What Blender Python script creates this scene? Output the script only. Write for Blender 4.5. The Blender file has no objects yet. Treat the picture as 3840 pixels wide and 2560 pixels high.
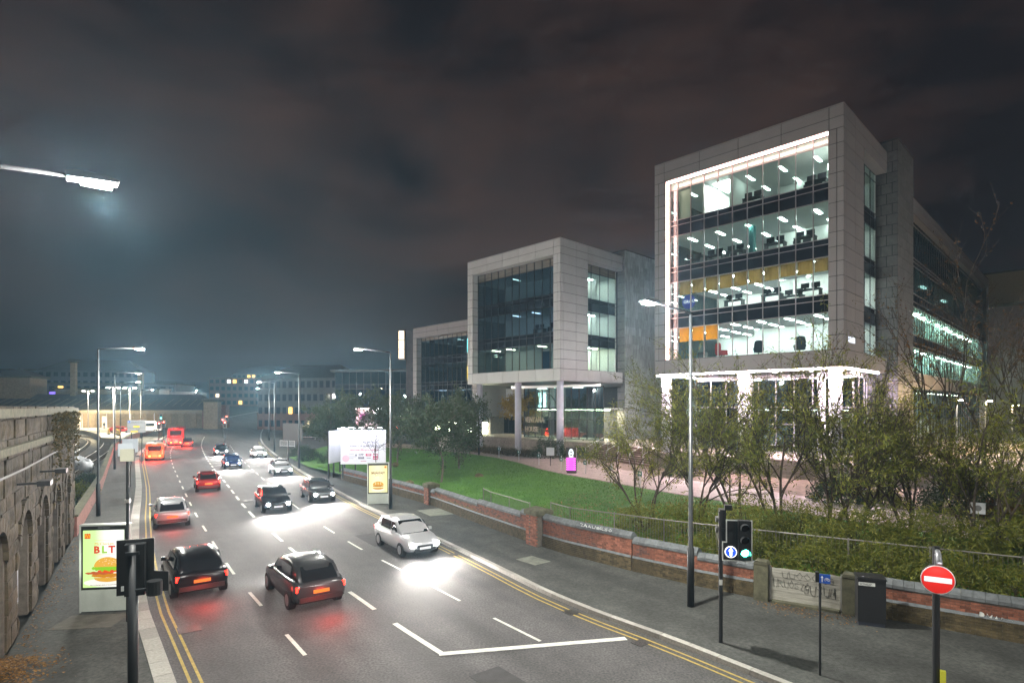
import bpy, math, random
import numpy as np
from mathutils import Vector, Matrix
random.seed(7); np.random.seed(7)
R = math.radians
SC = bpy.context.scene
COL = SC.collection

# ------------------------------------------------------------------ camera
cam_d = bpy.data.cameras.new('camera'); cam = bpy.data.objects.new('camera', cam_d); COL.objects.link(cam)
cam.location = (0, 0, 6.6); cam.rotation_euler = (R(90), 0, 0)
cam_d.sensor_width = 36.0; cam_d.lens = 36.0*2170/3840
cam_d.shift_y = (1525-1280)/3840
cam_d.clip_start = 0.1; cam_d.clip_end = 6000
SC.camera = cam

# ------------------------------------------------------------------ world: night sky over a lit city
W = bpy.data.worlds.new('World'); SC.world = W; W.use_nodes = True
wn = W.node_tree.nodes; wl = W.node_tree.links
for n in list(wn): wn.remove(n)
wo = wn.new('ShaderNodeOutputWorld'); bg1 = wn.new('ShaderNodeBackground'); bg2 = wn.new('ShaderNodeBackground'); wa = wn.new('ShaderNodeAddShader')
sky = wn.new('ShaderNodeTexSky'); sky.sky_type = 'NISHITA'; sky.sun_disc = False
sky.sun_elevation = R(-8); sky.sun_rotation = R(250)
wl.new(sky.outputs[0], bg1.inputs[0]); bg1.inputs[1].default_value = 0.05
tc = wn.new('ShaderNodeTexCoord'); mp = wn.new('ShaderNodeMapping'); mp.inputs['Scale'].default_value = (1.6, 1.6, 4.2)
nz = wn.new('ShaderNodeTexNoise'); nz.inputs['Scale'].default_value = 1.5; nz.inputs['Detail'].default_value = 5; nz.inputs['Roughness'].default_value = 0.55
nz.inputs['Distortion'].default_value = 0.35
cr = wn.new('ShaderNodeValToRGB')
cr.color_ramp.elements[0].position = 0.38; cr.color_ramp.elements[0].color = (0.0050, 0.0036, 0.0046, 1)
cr.color_ramp.elements[1].position = 0.66; cr.color_ramp.elements[1].color = (0.031, 0.0170, 0.0130, 1)
wl.new(tc.outputs['Generated'], mp.inputs[0]); wl.new(mp.outputs[0], nz.inputs['Vector']); wl.new(nz.outputs['Fac'], cr.inputs[0])
wl.new(cr.outputs[0], bg2.inputs[0]); bg2.inputs[1].default_value = 1.0
wl.new(bg1.outputs[0], wa.inputs[0]); wl.new(bg2.outputs[0], wa.inputs[1]); wl.new(wa.outputs[0], wo.inputs[0])

# ------------------------------------------------------------------ view and engine
vs = SC.view_settings
try: vs.view_transform = 'Standard'; vs.look = 'None'
except Exception: pass
vs.exposure = 1.0; vs.gamma = 1.0; vs.use_curve_mapping = False
SC.render.engine = 'CYCLES'
cy = SC.cycles
cy.use_denoising = True
try: cy.denoiser = 'OPENIMAGEDENOISE'
except Exception: pass
cy.use_adaptive_sampling = True; cy.adaptive_threshold = 0.025
cy.max_bounces = 6; cy.diffuse_bounces = 2; cy.glossy_bounces = 3; cy.transmission_bounces = 4
cy.transparent_max_bounces = 14; cy.volume_bounces = 0
cy.caustics_reflective = False; cy.caustics_refractive = False
cy.sample_clamp_indirect = 4.0; cy.sample_clamp_direct = 0.0
cy.use_light_tree = True

# ------------------------------------------------------------------ materials
MATS = {}
def _bsdf(m):
    m.use_nodes = True
    return m.node_tree.nodes['Principled BSDF'], m.node_tree.nodes, m.node_tree.links
def mat(name, col, rough=0.7, var=0.25, scale=3.0, bump=0.0, metal=0.0, bscale=None, col2=None, detail=5, spec=None, stretch=None):
    """Principled surface with a noise-driven colour variation (world space) and optional fine relief."""
    if name in MATS: return MATS[name]
    m = bpy.data.materials.new(name); b, n, l = _bsdf(m)
    c = Vector(col[:3])
    b.inputs['Roughness'].default_value = rough; b.inputs['Metallic'].default_value = metal
    if spec is not None: b.inputs['Specular IOR Level'].default_value = spec
    geo = n.new('ShaderNodeNewGeometry')
    src = geo.outputs['Position']
    if stretch:
        mpn = n.new('ShaderNodeMapping'); mpn.inputs['Scale'].default_value = stretch; l.new(src, mpn.inputs[0]); src = mpn.outputs[0]
    tx = n.new('ShaderNodeTexNoise'); tx.inputs['Scale'].default_value = scale; tx.inputs['Detail'].default_value = detail; tx.inputs['Roughness'].default_value = 0.65
    l.new(src, tx.inputs['Vector'])
    rp = n.new('ShaderNodeValToRGB'); rp.color_ramp.elements[0].position = 0.3; rp.color_ramp.elements[1].position = 0.7
    c2 = Vector(col2[:3]) if col2 else c*(1+var)
    rp.color_ramp.elements[0].color = (*(c*(1-var) if not col2 else c), 1); rp.color_ramp.elements[1].color = (*[min(1, v) for v in c2], 1)
    l.new(tx.outputs['Fac'], rp.inputs[0]); l.new(rp.outputs[0], b.inputs['Base Color'])
    if bump:
        t2 = n.new('ShaderNodeTexNoise'); t2.inputs['Scale'].default_value = bscale or scale*12; t2.inputs['Detail'].default_value = 3
        l.new(src, t2.inputs['Vector'])
        bp = n.new('ShaderNodeBump'); bp.inputs['Strength'].default_value = bump; bp.inputs['Distance'].default_value = 0.02
        l.new(t2.outputs['Fac'], bp.inputs['Height']); l.new(bp.outputs[0], b.inputs['Normal'])
    MATS[name] = m; return m
def plain(name, col, rough=0.5, metal=0.0, spec=None, rnd=0.0):
    if name in MATS: return MATS[name]
    m = bpy.data.materials.new(name); b, n, l = _bsdf(m)
    b.inputs['Base Color'].default_value = (*col, 1); b.inputs['Roughness'].default_value = rough; b.inputs['Metallic'].default_value = metal
    if spec is not None: b.inputs['Specular IOR Level'].default_value = spec
    if rnd:
        oi = n.new('ShaderNodeObjectInfo'); hs = n.new('ShaderNodeHueSaturation'); mr = n.new('ShaderNodeMapRange')
        mr.inputs['To Min'].default_value = 1-rnd; mr.inputs['To Max'].default_value = 1+rnd
        l.new(oi.outputs['Random'], mr.inputs[0]); l.new(mr.outputs[0], hs.inputs['Value']); hs.inputs['Color'].default_value = (*col, 1)
        l.new(hs.outputs[0], b.inputs['Base Color'])
    MATS[name] = m; return m
def rmat(name, col, rough=0.7, rnd=0.2, var=0.2, scale=6.0, bump=0.0, bscale=60, stretch=None):
    """noise variation plus a per-object random tone (for stones, bricks, panels)"""
    if name in MATS: return MATS[name]
    m = mat(name, col, rough, var, scale, bump, bscale=bscale, stretch=stretch)
    b, n, l = _bsdf(m)
    lk = b.inputs['Base Color'].links[0]; s = lk.from_socket; l.remove(lk)
    oi = n.new('ShaderNodeObjectInfo'); hs = n.new('ShaderNodeHueSaturation'); mr = n.new('ShaderNodeMapRange')
    mr.inputs['To Min'].default_value = 1-rnd; mr.inputs['To Max'].default_value = 1+rnd
    l.new(oi.outputs['Random'], mr.inputs[0]); l.new(mr.outputs[0], hs.inputs['Value']); l.new(s, hs.inputs['Color']); l.new(hs.outputs[0], b.inputs['Base Color'])
    return m
def emit(name, col, st):
    if name in MATS: return MATS[name]
    m = bpy.data.materials.new(name); m.use_nodes = True; n = m.node_tree.nodes; l = m.node_tree.links
    for x in list(n): n.remove(x)
    o = n.new('ShaderNodeOutputMaterial'); e = n.new('ShaderNodeEmission'); e.inputs[0].default_value = (*col, 1); e.inputs[1].default_value = st
    l.new(e.outputs[0], o.inputs[0]); MATS[name] = m; return m
def glass(name, tint=(0.8, 0.88, 0.86), refl=0.07, rough=0.02):
    if name in MATS: return MATS[name]
    m = bpy.data.materials.new(name); m.use_nodes = True; n = m.node_tree.nodes; l = m.node_tree.links
    for x in list(n): n.remove(x)
    o = n.new('ShaderNodeOutputMaterial'); t = n.new('ShaderNodeBsdfTransparent'); g = n.new('ShaderNodeBsdfGlossy'); mx = n.new('ShaderNodeMixShader')
    t.inputs[0].default_value = (*tint, 1); g.inputs['Roughness'].default_value = rough; g.inputs[0].default_value = (0.9, 0.95, 1, 1)
    fr = n.new('ShaderNodeLayerWeight'); fr.inputs[0].default_value = 0.35
    mr = n.new('ShaderNodeMapRange'); mr.inputs['To Min'].default_value = refl; mr.inputs['To Max'].default_value = 0.42
    l.new(fr.outputs['Facing'], mr.inputs[0])
    pw = n.new('ShaderNodeMath'); pw.operation = 'POWER'; pw.inputs[1].default_value = 3.0
    l.new(fr.outputs['Facing'], pw.inputs[0]); l.new(pw.outputs[0], mr.inputs[0])
    geo = n.new('ShaderNodeNewGeometry'); tx = n.new('ShaderNodeTexNoise'); tx.inputs['Scale'].default_value = 0.55; tx.inputs['Detail'].default_value = 1
    bp = n.new('ShaderNodeBump'); bp.inputs['Strength'].default_value = 0.06; bp.inputs['Distance'].default_value = 0.05
    l.new(geo.outputs['Position'], tx.inputs['Vector']); l.new(tx.outputs['Fac'], bp.inputs['Height']); l.new(bp.outputs[0], g.inputs['Normal'])
    l.new(mr.outputs[0], mx.inputs[0]); l.new(t.outputs[0], mx.inputs[1]); l.new(g.outputs[0], mx.inputs[2]); l.new(mx.outputs[0], o.inputs[0])
    MATS[name] = m; return m
def leafmat(name, col, col2, rough=0.55):
    if name in MATS: return MATS[name]
    m = bpy.data.materials.new(name); b, n, l = _bsdf(m)
    geo = n.new('ShaderNodeNewGeometry'); rp = n.new('ShaderNodeValToRGB')
    rp.color_ramp.elements[0].color = (*col, 1); rp.color_ramp.elements[1].color = (*col2, 1)
    l.new(geo.outputs['Random Per Island'], rp.inputs[0]); l.new(rp.outputs[0], b.inputs['Base Color'])
    b.inputs['Roughness'].default_value = rough
    tr = n.new('ShaderNodeBsdfTranslucent'); mx = n.new('ShaderNodeMixShader'); mx.inputs[0].default_value = 0.3
    l.new(rp.outputs[0], tr.inputs[0]); o = n['Material Output']
    l.new(b.outputs[0], mx.inputs[1]); l.new(tr.outputs[0], mx.inputs[2]); l.new(mx.outputs[0], o.inputs[0])
    MATS[name] = m; return m

# ------------------------------------------------------------------ object helpers
def link(o, parent=None):
    COL.objects.link(o)
    if parent is not None: o.parent = parent
    return o
def tag(o, label=None, cat=None, group=None, kind=None):
    if label: o['label'] = label
    if cat: o['category'] = cat
    if group: o['group'] = group
    if kind: o['kind'] = kind
    return o
def empty(name, loc=(0, 0, 0), rz=0.0, parent=None):
    o = bpy.data.objects.new(name, None); o.location = loc; o.rotation_euler = (0, 0, rz); o.empty_display_size = 0.3
    return link(o, parent)
def thing(name, label, cat, loc=(0, 0, 0), rz=0.0, group=None):
    return tag(empty(name, loc, rz), label, cat, group)
CUBE = {}
def _cube(m):
    k = m.name
    if k not in CUBE:
        me = bpy.data.meshes.new('unit_block_'+k)
        v = [(x, y, z) for x in (-.5, .5) for y in (-.5, .5) for z in (-.5, .5)]
        f = [(0, 1, 3, 2), (4, 6, 7, 5), (0, 4, 5, 1), (2, 3, 7, 6), (0, 2, 6, 4), (1, 5, 7, 3)]
        me.from_pydata(v, [], f); me.materials.append(m); CUBE[k] = me
    return CUBE[k]
def ub(name, parent, m, x0, x1, y0, y1, z0, z1, rz=0.0):
    """one box piece: an object of its own on a shared unit mesh"""
    o = bpy.data.objects.new(name, _cube(m)); o.location = ((x0+x1)/2, (y0+y1)/2, (z0+z1)/2)
    o.scale = (abs(x1-x0), abs(y1-y0), abs(z1-z0)); o.rotation_euler = (0, 0, rz)
    return link(o, parent)
SHEET = {}
def sheet(name, parent, m, x0, x1, y0, y1, z0, z1):
    """one hanging cloth, a single surface in the plane x = x0 (if x0 == x1) or y = y0"""
    k = m.name
    if k not in SHEET:
        me = bpy.data.meshes.new('hanging_cloth'); N = 9; vs = []
        for i in range(N): vs += [(i/(N-1)-.5, (.012 if i % 2 else -.012), -.5), (i/(N-1)-.5, (.012 if i % 2 else -.012), .5)]
        me.from_pydata(vs, [], [(2*i, 2*i+2, 2*i+3, 2*i+1) for i in range(N-1)]); me.materials.append(m); SHEET[k] = me
    o = bpy.data.objects.new(name, SHEET[k]); o.location = ((x0+x1)/2, (y0+y1)/2, (z0+z1)/2)
    w = abs(x1-x0) or abs(y1-y0); o.scale = (w, 1, abs(z1-z0)); o.rotation_euler = (0, 0, 0 if y0 == y1 else R(90))
    return link(o, parent)
class MB:
    def __init__(s): s.v = []; s.f = []; s.mi = []
    def add(s, vs, fs, mi=0):
        b = len(s.v); s.v += [tuple(p) for p in vs]; s.f += [tuple(b+i for i in q) for q in fs]; s.mi += [mi]*len(fs); return s
    def box(s, x0, x1, y0, y1, z0, z1, mi=0):
        v = [(x, y, z) for x in (x0, x1) for y in (y0, y1) for z in (z0, z1)]
        return s.add(v, [(0, 1, 3, 2), (4, 6, 7, 5), (0, 4, 5, 1), (2, 3, 7, 6), (0, 2, 6, 4), (1, 5, 7, 3)], mi)
    def tube(s, pts, rad, n=8, mi=0, cap=True):
        pts = [Vector(p) for p in pts]
        if not isinstance(rad, (list, tuple)): rad = [rad]*len(pts)
        vs = []
        for i, p in enumerate(pts):
            d = (pts[min(i+1, len(pts)-1)]-pts[max(i-1, 0)])
            if d.length < 1e-9: d = Vector((0, 0, 1))
            d.normalize(); a = d.cross(Vector((0, 0, 1)) if abs(d.z) < 0.95 else Vector((1, 0, 0))).normalized(); b = d.cross(a)
            for k in range(n):
                t = 2*math.pi*k/n; vs.append(p+a*(math.cos(t)*rad[i])+b*(math.sin(t)*rad[i]))
        fs = []
        for i in range(len(pts)-1):
            for k in range(n):
                k2 = (k+1) % n; fs.append((i*n+k, i*n+k2, (i+1)*n+k2, (i+1)*n+k))
        if cap: fs.append(tuple(range(n))[::-1]); fs.append(tuple((len(pts)-1)*n+k for k in range(n)))
        return s.add(vs, fs, mi)
    def prism(s, poly, y0, y1, mi=0):
        """poly in (x,z), extruded along y"""
        n = len(poly); v = [(x, y0, z) for x, z in poly]+[(x, y1, z) for x, z in poly]
        f = [tuple(range(n)), tuple(range(2*n-1, n-1, -1))]+[(i, i+n, (i+1) % n+n, (i+1) % n) for i in range(n)]
        return s.add(v, f, mi)
    def slab(s, poly, z0, z1, mi=0):
        n = len(poly); v = [(x, y, z0) for x, y in poly]+[(x, y, z1) for x, y in poly]
        f = [tuple(range(n))[::-1], tuple(range(n, 2*n))]+[(i, (i+1) % n, (i+1) % n+n, i+n) for i in range(n)]
        return s.add(v, f, mi)
    def build(s, name, mats, parent=None, smooth=False, loc=None, rz=None):
        me = bpy.data.meshes.new(name); me.from_pydata(s.v, [], s.f)
        for m in (mats if isinstance(mats, (list, tuple)) else [mats]): me.materials.append(m)
        if any(s.mi): me.polygons.foreach_set('material_index', s.mi)
        if smooth: me.polygons.foreach_set('use_smooth', [True]*len(s.f))
        me.update(); o = bpy.data.objects.new(name, me)
        if loc: o.location = loc
        if rz is not None: o.rotation_euler = (0, 0, rz)
        return link(o, parent)
def copy_tree(o, parent=None):
    c = o.copy(); COL.objects.link(c)
    if parent is not None: c.parent = parent
    for ch in o.children: copy_tree(ch, c)
    return c
def text(name, s, size, m, parent, loc, rot=(R(90), 0, 0), align='LEFT', bold=0.0, ext=0.002, sx=1.0, sp=1.0):
    cu = bpy.data.curves.new('t', 'FONT'); cu.body = s; cu.size = size; cu.align_x = align; cu.extrude = ext; cu.offset = bold; cu.resolution_u = 2
    cu.space_character = sp
    t = bpy.data.objects.new('t', cu); me = bpy.data.meshes.new_from_object(t); me.materials.clear(); me.materials.append(m)
    bpy.data.objects.remove(t); bpy.data.curves.remove(cu)
    o = bpy.data.objects.new(name, me); o.location = loc; o.rotation_euler = rot; o.scale = (sx, 1, 1)
    return link(o, parent)
def lamp(kind, parent, loc, power, col=(1, 1, 1), size=0.1, spot=None, rot=None, blend=0.6, name='light'):
    d = bpy.data.lights.new(name, kind); d.energy = power; d.color = col
    if kind == 'AREA': d.size = size
    else: d.shadow_soft_size = size
    if kind == 'SPOT': d.spot_size = R(spot); d.spot_blend = blend
    o = bpy.data.objects.new(name, d); o.location = loc
    if rot: o.rotation_euler = rot
    return link(o, parent)
# polyline utilities
def resample(pl, step):
    pts = [Vector((p[0], p[1])) for p in pl]; out = [pts[0]]; acc = 0
    L = [0]
    for a, b in zip(pts, pts[1:]): L.append(L[-1]+(b-a).length)
    n = max(1, int(round(L[-1]/step))); res = []
    j = 0
    for i in range(n+1):
        t = L[-1]*i/n
        while j < len(pts)-2 and L[j+1] < t: j += 1
        u = (t-L[j])/(L[j+1]-L[j]); res.append(pts[j].lerp(pts[j+1], u))
    return res
def smooth_pl(pl, it=2):
    p = [Vector((a[0], a[1])) for a in pl]
    for _ in range(it):
        q = [p[0]]
        for a, b in zip(p, p[1:]): q += [a.lerp(b, .25), a.lerp(b, .75)]
        q.append(p[-1]); p = q
    return p
def offset(pl, d):
    """shift a polyline to its left by d"""
    out = []
    for i, p in enumerate(pl):
        t = (pl[min(i+1, len(pl)-1)]-pl[max(i-1, 0)]).normalized(); out.append(p+Vector((-t.y, t.x))*d)
    return out
def y_at(pl, y):
    for a, b in zip(pl, pl[1:]):
        if (a[1]-y)*(b[1]-y) <= 0 and a[1] != b[1]:
            u = (y-a[1])/(b[1]-a[1]); return a[0]+(b[0]-a[0])*u
    return None
def gz(x, y):
    """ground level: flat by the camera, climbing gently towards the far end of the street"""
    P = [(-500, 0), (125, 0), (200, 1.6), (300, 5.5), (380, 9.5), (500, 13), (900, 22), (3000, 40)]
    for (a, za), (b, zb) in zip(P, P[1:]):
        if y <= b: return za+(zb-za)*(y-a)/(b-a)
    return 40
def strip(A, B, zf, name, m, kind='structure', step=3.0, across=1, skirt=None):
    """sheet between two polylines"""
    n = max(len(resample(A, step)), 2)
    LA = sum((b-a).length for a, b in zip(A, A[1:])); a = resample(A, LA/(n-1)); LB = sum((q-p).length for p, q in zip(B, B[1:])); b = resample(B, LB/(n-1))
    k = min(len(a), len(b)); mb = MB(); vs = []
    for i in range(k):
        for j in range(across+1):
            p = a[i].lerp(b[i], j/across); vs.append((p.x, p.y, zf(p.x, p.y, j/across)))
    fs = [(i*(across+1)+j, (i+1)*(across+1)+j, (i+1)*(across+1)+j+1, i*(across+1)+j+1) for i in range(k-1) for j in range(across)]
    mb.add(vs, fs)
    if skirt:
        for j, sgn in ((0, 1), (across, -1)):
            base = len(mb.v); top = [vs[i*(across+1)+j] for i in range(k)]
            mb.add(top+[(x, y, z-skirt) for x, y, z in top], [(i, i+1, i+1+k, i+k)[::sgn] for i in range(k-1)])
    return tag(mb.build(name, m), kind=kind)

# ================================================================== SETTING
V2 = lambda L: [Vector(p) for p in L]
LK = smooth_pl([(4, -2), (-3.5, 7.8), (-8.06, 13.84), (-12.69, 19.93), (-20.16, 31.2), (-28.59, 44.75), (-35.21, 54.9), (-45.26, 70.2), (-53.17, 82.75), (-60.27, 96.39), (-80, 135), (-95, 172), (-107, 212), (-116, 255), (-122, 300), (-126, 370)], 1)
RK = smooth_pl([(20, -5), (9, 10), (5.89, 14.2), (4.37, 16.27), (2.89, 17.97), (1.16, 20.3), (-0.3, 22.9), (-3.5, 28.2), (-6.9, 33.6), (-10.6, 39.5), (-16.0, 49.0), (-21.5, 58.7), (-32.5, 79), (-47, 108), (-63, 145), (-78, 185), (-90, 225), (-100, 270), (-106, 370)], 1)
LW = V2([(-1.2, -4), (-7, 5.3), (-13.34, 15.36), (-15.52, 18.9), (-17.89, 22.61), (-21.72, 28.66), (-32.4, 45.5), (-57.6, 83.5), (-76, 115.4), (-96, 160), (-112, 205), (-124, 255), (-132, 300), (-137, 370)])
WBASE = V2([(26, 5), (16.5, 14), (14.04, 15.86), (11.63, 17.68), (10.65, 18.25), (8.55, 19.55), (6.73, 21.0), (4.78, 22.9), (2.37, 25.6), (0.42, 28.5), (-1.95, 32.4), (-5.03, 37.8), (-8.9, 43.2), (-15.2, 51.6)])
WB2 = WBASE+V2([(-22.3, 62), (-29.5, 74.5), (-42, 100), (-57, 134), (-72, 178), (-84, 222), (-94, 268), (-100, 370)])

M_asph = mat('asphalt', (0.058, 0.056, 0.056), 0.78, 0.22, 0.9, 0.5, bscale=55, detail=9)
M_pave = mat('pavement_asphalt', (0.043, 0.045, 0.041), 0.85, 0.38, 0.8, 0.4, bscale=45, detail=9)
M_ground = mat('earth', (0.045, 0.045, 0.04), 0.95, 0.4, 0.3, 0.3, bscale=8)
M_grass = mat('grass', (0.036, 0.120, 0.008), 0.9, 0.0, 0.55, 1.0, bscale=38, col2=(0.075, 0.20, 0.012), detail=9)
M_paint = mat('road_paint', (0.55, 0.55, 0.5), 0.7, 0.22, 5, 0.2)
M_yel = mat('yellow_paint', (0.34, 0.25, 0.05), 0.7, 0.3, 6, 0.2)
M_gran = rmat('granite_kerb', (0.30, 0.29, 0.26), 0.8, 0.18, 0.2, 14, 0.3)
M_stonepave = mat('stone_paving', (0.30, 0.25, 0.21), 0.75, 0.2, 1.5, 0.25, bscale=20)

def speckle(m, sc, lo, hi):
    b, n, l = _bsdf(m); lk = b.inputs['Base Color'].links[0]; src = lk.from_socket; l.remove(lk)
    geo = n.new('ShaderNodeNewGeometry'); tx = n.new('ShaderNodeTexNoise'); tx.inputs['Scale'].default_value = sc; tx.inputs['Detail'].default_value = 2
    l.new(geo.outputs['Position'], tx.inputs['Vector']); mr = n.new('ShaderNodeMapRange'); mr.inputs['From Min'].default_value = .3; mr.inputs['From Max'].default_value = .72; mr.inputs['To Min'].default_value = lo; mr.inputs['To Max'].default_value = hi
    hs = n.new('ShaderNodeHueSaturation'); l.new(tx.outputs['Fac'], mr.inputs[0]); l.new(mr.outputs[0], hs.inputs['Value']); l.new(src, hs.inputs['Color']); l.new(hs.outputs[0], b.inputs['Base Color'])
def streaks(m, ang, lo, hi):
    """worn wheel tracks and patched strips running along the street"""
    b, n, l = _bsdf(m); lk = b.inputs['Base Color'].links[0]; src = lk.from_socket; l.remove(lk)
    geo = n.new('ShaderNodeNewGeometry'); mpn = n.new('ShaderNodeMapping'); mpn.inputs['Rotation'].default_value = (0, 0, -ang); mpn2 = n.new('ShaderNodeMapping'); mpn2.inputs['Scale'].default_value = (.05, .75, 1)
    tx = n.new('ShaderNodeTexNoise'); tx.inputs['Scale'].default_value = 1.0; tx.inputs['Detail'].default_value = 4
    l.new(geo.outputs['Position'], mpn.inputs[0]); l.new(mpn.outputs[0], mpn2.inputs[0]); l.new(mpn2.outputs[0], tx.inputs['Vector'])
    mr = n.new('ShaderNodeMapRange'); mr.inputs['From Min'].default_value = .35; mr.inputs['From Max'].default_value = .65; mr.inputs['To Min'].default_value = lo; mr.inputs['To Max'].default_value = hi
    hs = n.new('ShaderNodeHueSaturation'); l.new(tx.outputs['Fac'], mr.inputs[0]); l.new(mr.outputs[0], hs.inputs['Value']); l.new(src, hs.inputs['Color']); l.new(hs.outputs[0], b.inputs['Base Color'])
streaks(M_asph, R(124), .72, 1.3); streaks(M_pave, R(126), .75, 1.3)
speckle(M_asph, 16, .5, 1.55); speckle(M_pave, 12, .6, 1.4); speckle(M_stonepave, 9, .7, 1.25)
# ground: one sheet out to the horizon
xs = [-2500, -1600, -1000, -600, -350, -200, -120, -60, -20, 30, 80, 150, 300, 600, 1200, 2500]
ys = [-300, -60, 0, 40, 80, 125, 160, 200, 250, 300, 340, 380, 440, 500, 700, 900, 1400, 2200, 3000]
mb = MB(); nx = len(xs)
mb.add([(x, y, gz(x, y)-0.06) for y in ys for x in xs], [(j*nx+i, j*nx+i+1, (j+1)*nx+i+1, (j+1)*nx+i) for j in range(len(ys)-1) for i in range(nx-1)])
tag(mb.build('ground', M_ground), kind='structure')
road = strip(LK, RK, lambda x, y, t: gz(x, y)+0.0, 'road', M_asph, across=4)
pavL = strip(LW, offset(LK, 0.40), lambda x, y, t: gz(x, y)+0.12, 'pavement_left', M_pave, skirt=0.2)
pavR = strip(offset(RK, -0.18), WB2, lambda x, y, t: gz(x, y)+0.12, 'pavement_right', M_pave, skirt=0.2)
def kerb(pl, w, side, parent, y1, y0=6):
    r = resample(pl, 0.92)
    for a, b in zip(r, r[1:]):
        m = (a+b)/2
        if not (y0 < m.y < y1): continue
        d = b-a; nrm = Vector((-d.y, d.x)).normalized()*side; c = m+nrm*w/2
        o = bpy.data.objects.new('kerb_stone', _cube(M_gran)); o.location = (c.x, c.y, 0.065+random.uniform(-.003, .003)); o.scale = (d.length-0.012, w, 0.14)
        o.rotation_euler = (0, 0, math.atan2(d.y, d.x)); link(o, parent)
kerb(LK, 0.42, 1, pavL, 75); kerb(RK, 0.20, -1, pavR, 75)
mb = MB()   # kerb line farther off, joined
for pl, w, s in ((LK, .42, 1), (RK, .20, -1)):
    r = [p for p in resample(pl, 6) if p.y > 76]; q = offset(r, w*s)
    for i in range(len(r)-1):
        z = [gz(p.x, p.y) for p in (r[i], r[i+1])]
        mb.add([(r[i].x, r[i].y, z[0]-.05), (r[i+1].x, r[i+1].y, z[1]-.05), (r[i+1].x, r[i+1].y, z[1]+.13), (r[i].x, r[i].y, z[0]+.13), (q[i].x, q[i].y, z[0]+.13), (q[i+1].x, q[i+1].y, z[1]+.13)], [(0, 1, 2, 3), (3, 2, 5, 4)])
k = mb.build('kerb_line', M_gran, pavL); k['kind'] = 'stuff'

# painted markings, each dash its own piece of the road
def dash(pl, w, name, m, z=0.006):
    L = offset(pl, w/2); Q = offset(pl, -w/2); n = len(pl)
    MB().add([(p.x, p.y, gz(p.x, p.y)+z) for p in L+Q], [(i, i+n, i+n+1, i+1) for i in range(n-1)]).build(name, m, road)
def along(pl, s0, s1, step=1.0):
    r = resample(pl, 0.25); out = []; s = 0
    for a, b in zip(r, r[1:]):
        if s0 <= s <= s1: out.append(a)
        s += (b-a).length
    return out[::max(1, int(step/0.25))]+([out[-1]] if out else [])
CEN = smooth_pl([(-1.88, 15.5), (-3.61, 17.68), (-6.02, 20.98), (-8.6, 24.4), (-11.95, 29.43), (-16.6, 36.4), (-24.6, 49.84), (-30.5, 59.5), (-42, 79), (-56, 104), (-76, 144), (-92, 188)], 1)
LNR = smooth_pl([(0.95, 16.12), (-1.63, 19.49), (-4.17, 23.02), (-6.66, 26.34), (-9.32, 30.3), (-13.1, 36.2), (-20.2, 48.5), (-25.5, 57.7), (-37, 78), (-52, 106)], 1)
LNL = smooth_pl([(-2.2, 11), (-6.35, 16.52), (-8.9, 20), (-11.34, 23.33), (-15.0, 28.86), (-19.8, 36.1), (-27.3, 47.9), (-40.4, 68.6), (-53.2, 90), (-66, 115)], 1)
dash(along(CEN, 0.0, 2.9), 0.17, 'centre_line', M_paint)
s = 4.2
while s < 130:
    dash(along(CEN, s, s+2.4), 0.15, 'centre_dash', M_paint); s += 4.05 if s < 9 else 3.7
s = 0.1
while s < 95:
    dash(along(LNR, s, s+2.4), 0.10, 'lane_dash', M_paint); s += 4.3
s = 0.6
while s < 120:
    dash(along(LNL, s, s+2.1), 0.11, 'lane_dash', M_paint); s += 4.7
dash([Vector((-1.95, 15.46)), Vector((0.5, 15.95)), Vector((3.25, 16.5))], 0.22, 'stop_line', M_paint, 0.010)
for pl, sd in ((LK, -1), (RK, 1)):
    for k2 in (0.30, 0.52):
        r = [p for p in resample(offset(pl, sd*k2), 1.5) if 5 < p.y < 110]
        dash(r, 0.07, 'double_yellow_line', M_yel)
for x, y, w_, d_ in ((-9.6, 17.2, .6, .6), (1.9, 18.6, .42, .42), (-5.2, 26.6, .7, .6), (-13.6, 26.6, .6, .6), (3.6, 16.2, .42, .36), (-2.6, 25.9, .42, .36), (-18.6, 40.6, .7, .6)):
    ub('manhole_cover', road, mat('cast_iron', (.03, .028, .026), .55, .3, 12, .5, metal=.4), x-w_/2, x+w_/2, y-d_/2, y+d_/2, .0, .009, R(35))
ub('road_patch', road, mat('patched_asphalt', (.034, .033, .034), .85, .25, 3, .4), -8.2, -5.4, 28.3, 29.5, .0, .0045, R(-56)); ub('road_patch', road, MATS['patched_asphalt'], -1.2, 1.4, 13.0, 13.9, .0, .0045, R(-52))
# hatched island between the opposing lanes, farther off
for i in range(9):
    a = along(CEN, 58+i*3.2, 59.5+i*3.2)[0]
    t = Vector((-0.5, 0.866)); nn = Vector((t.y, -t.x))
    dash([a-nn*0.1, a+nn*(1.2+0.12*i)+t*0.9], 0.14, 'hatch_stripe', M_paint, 0.010)

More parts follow.
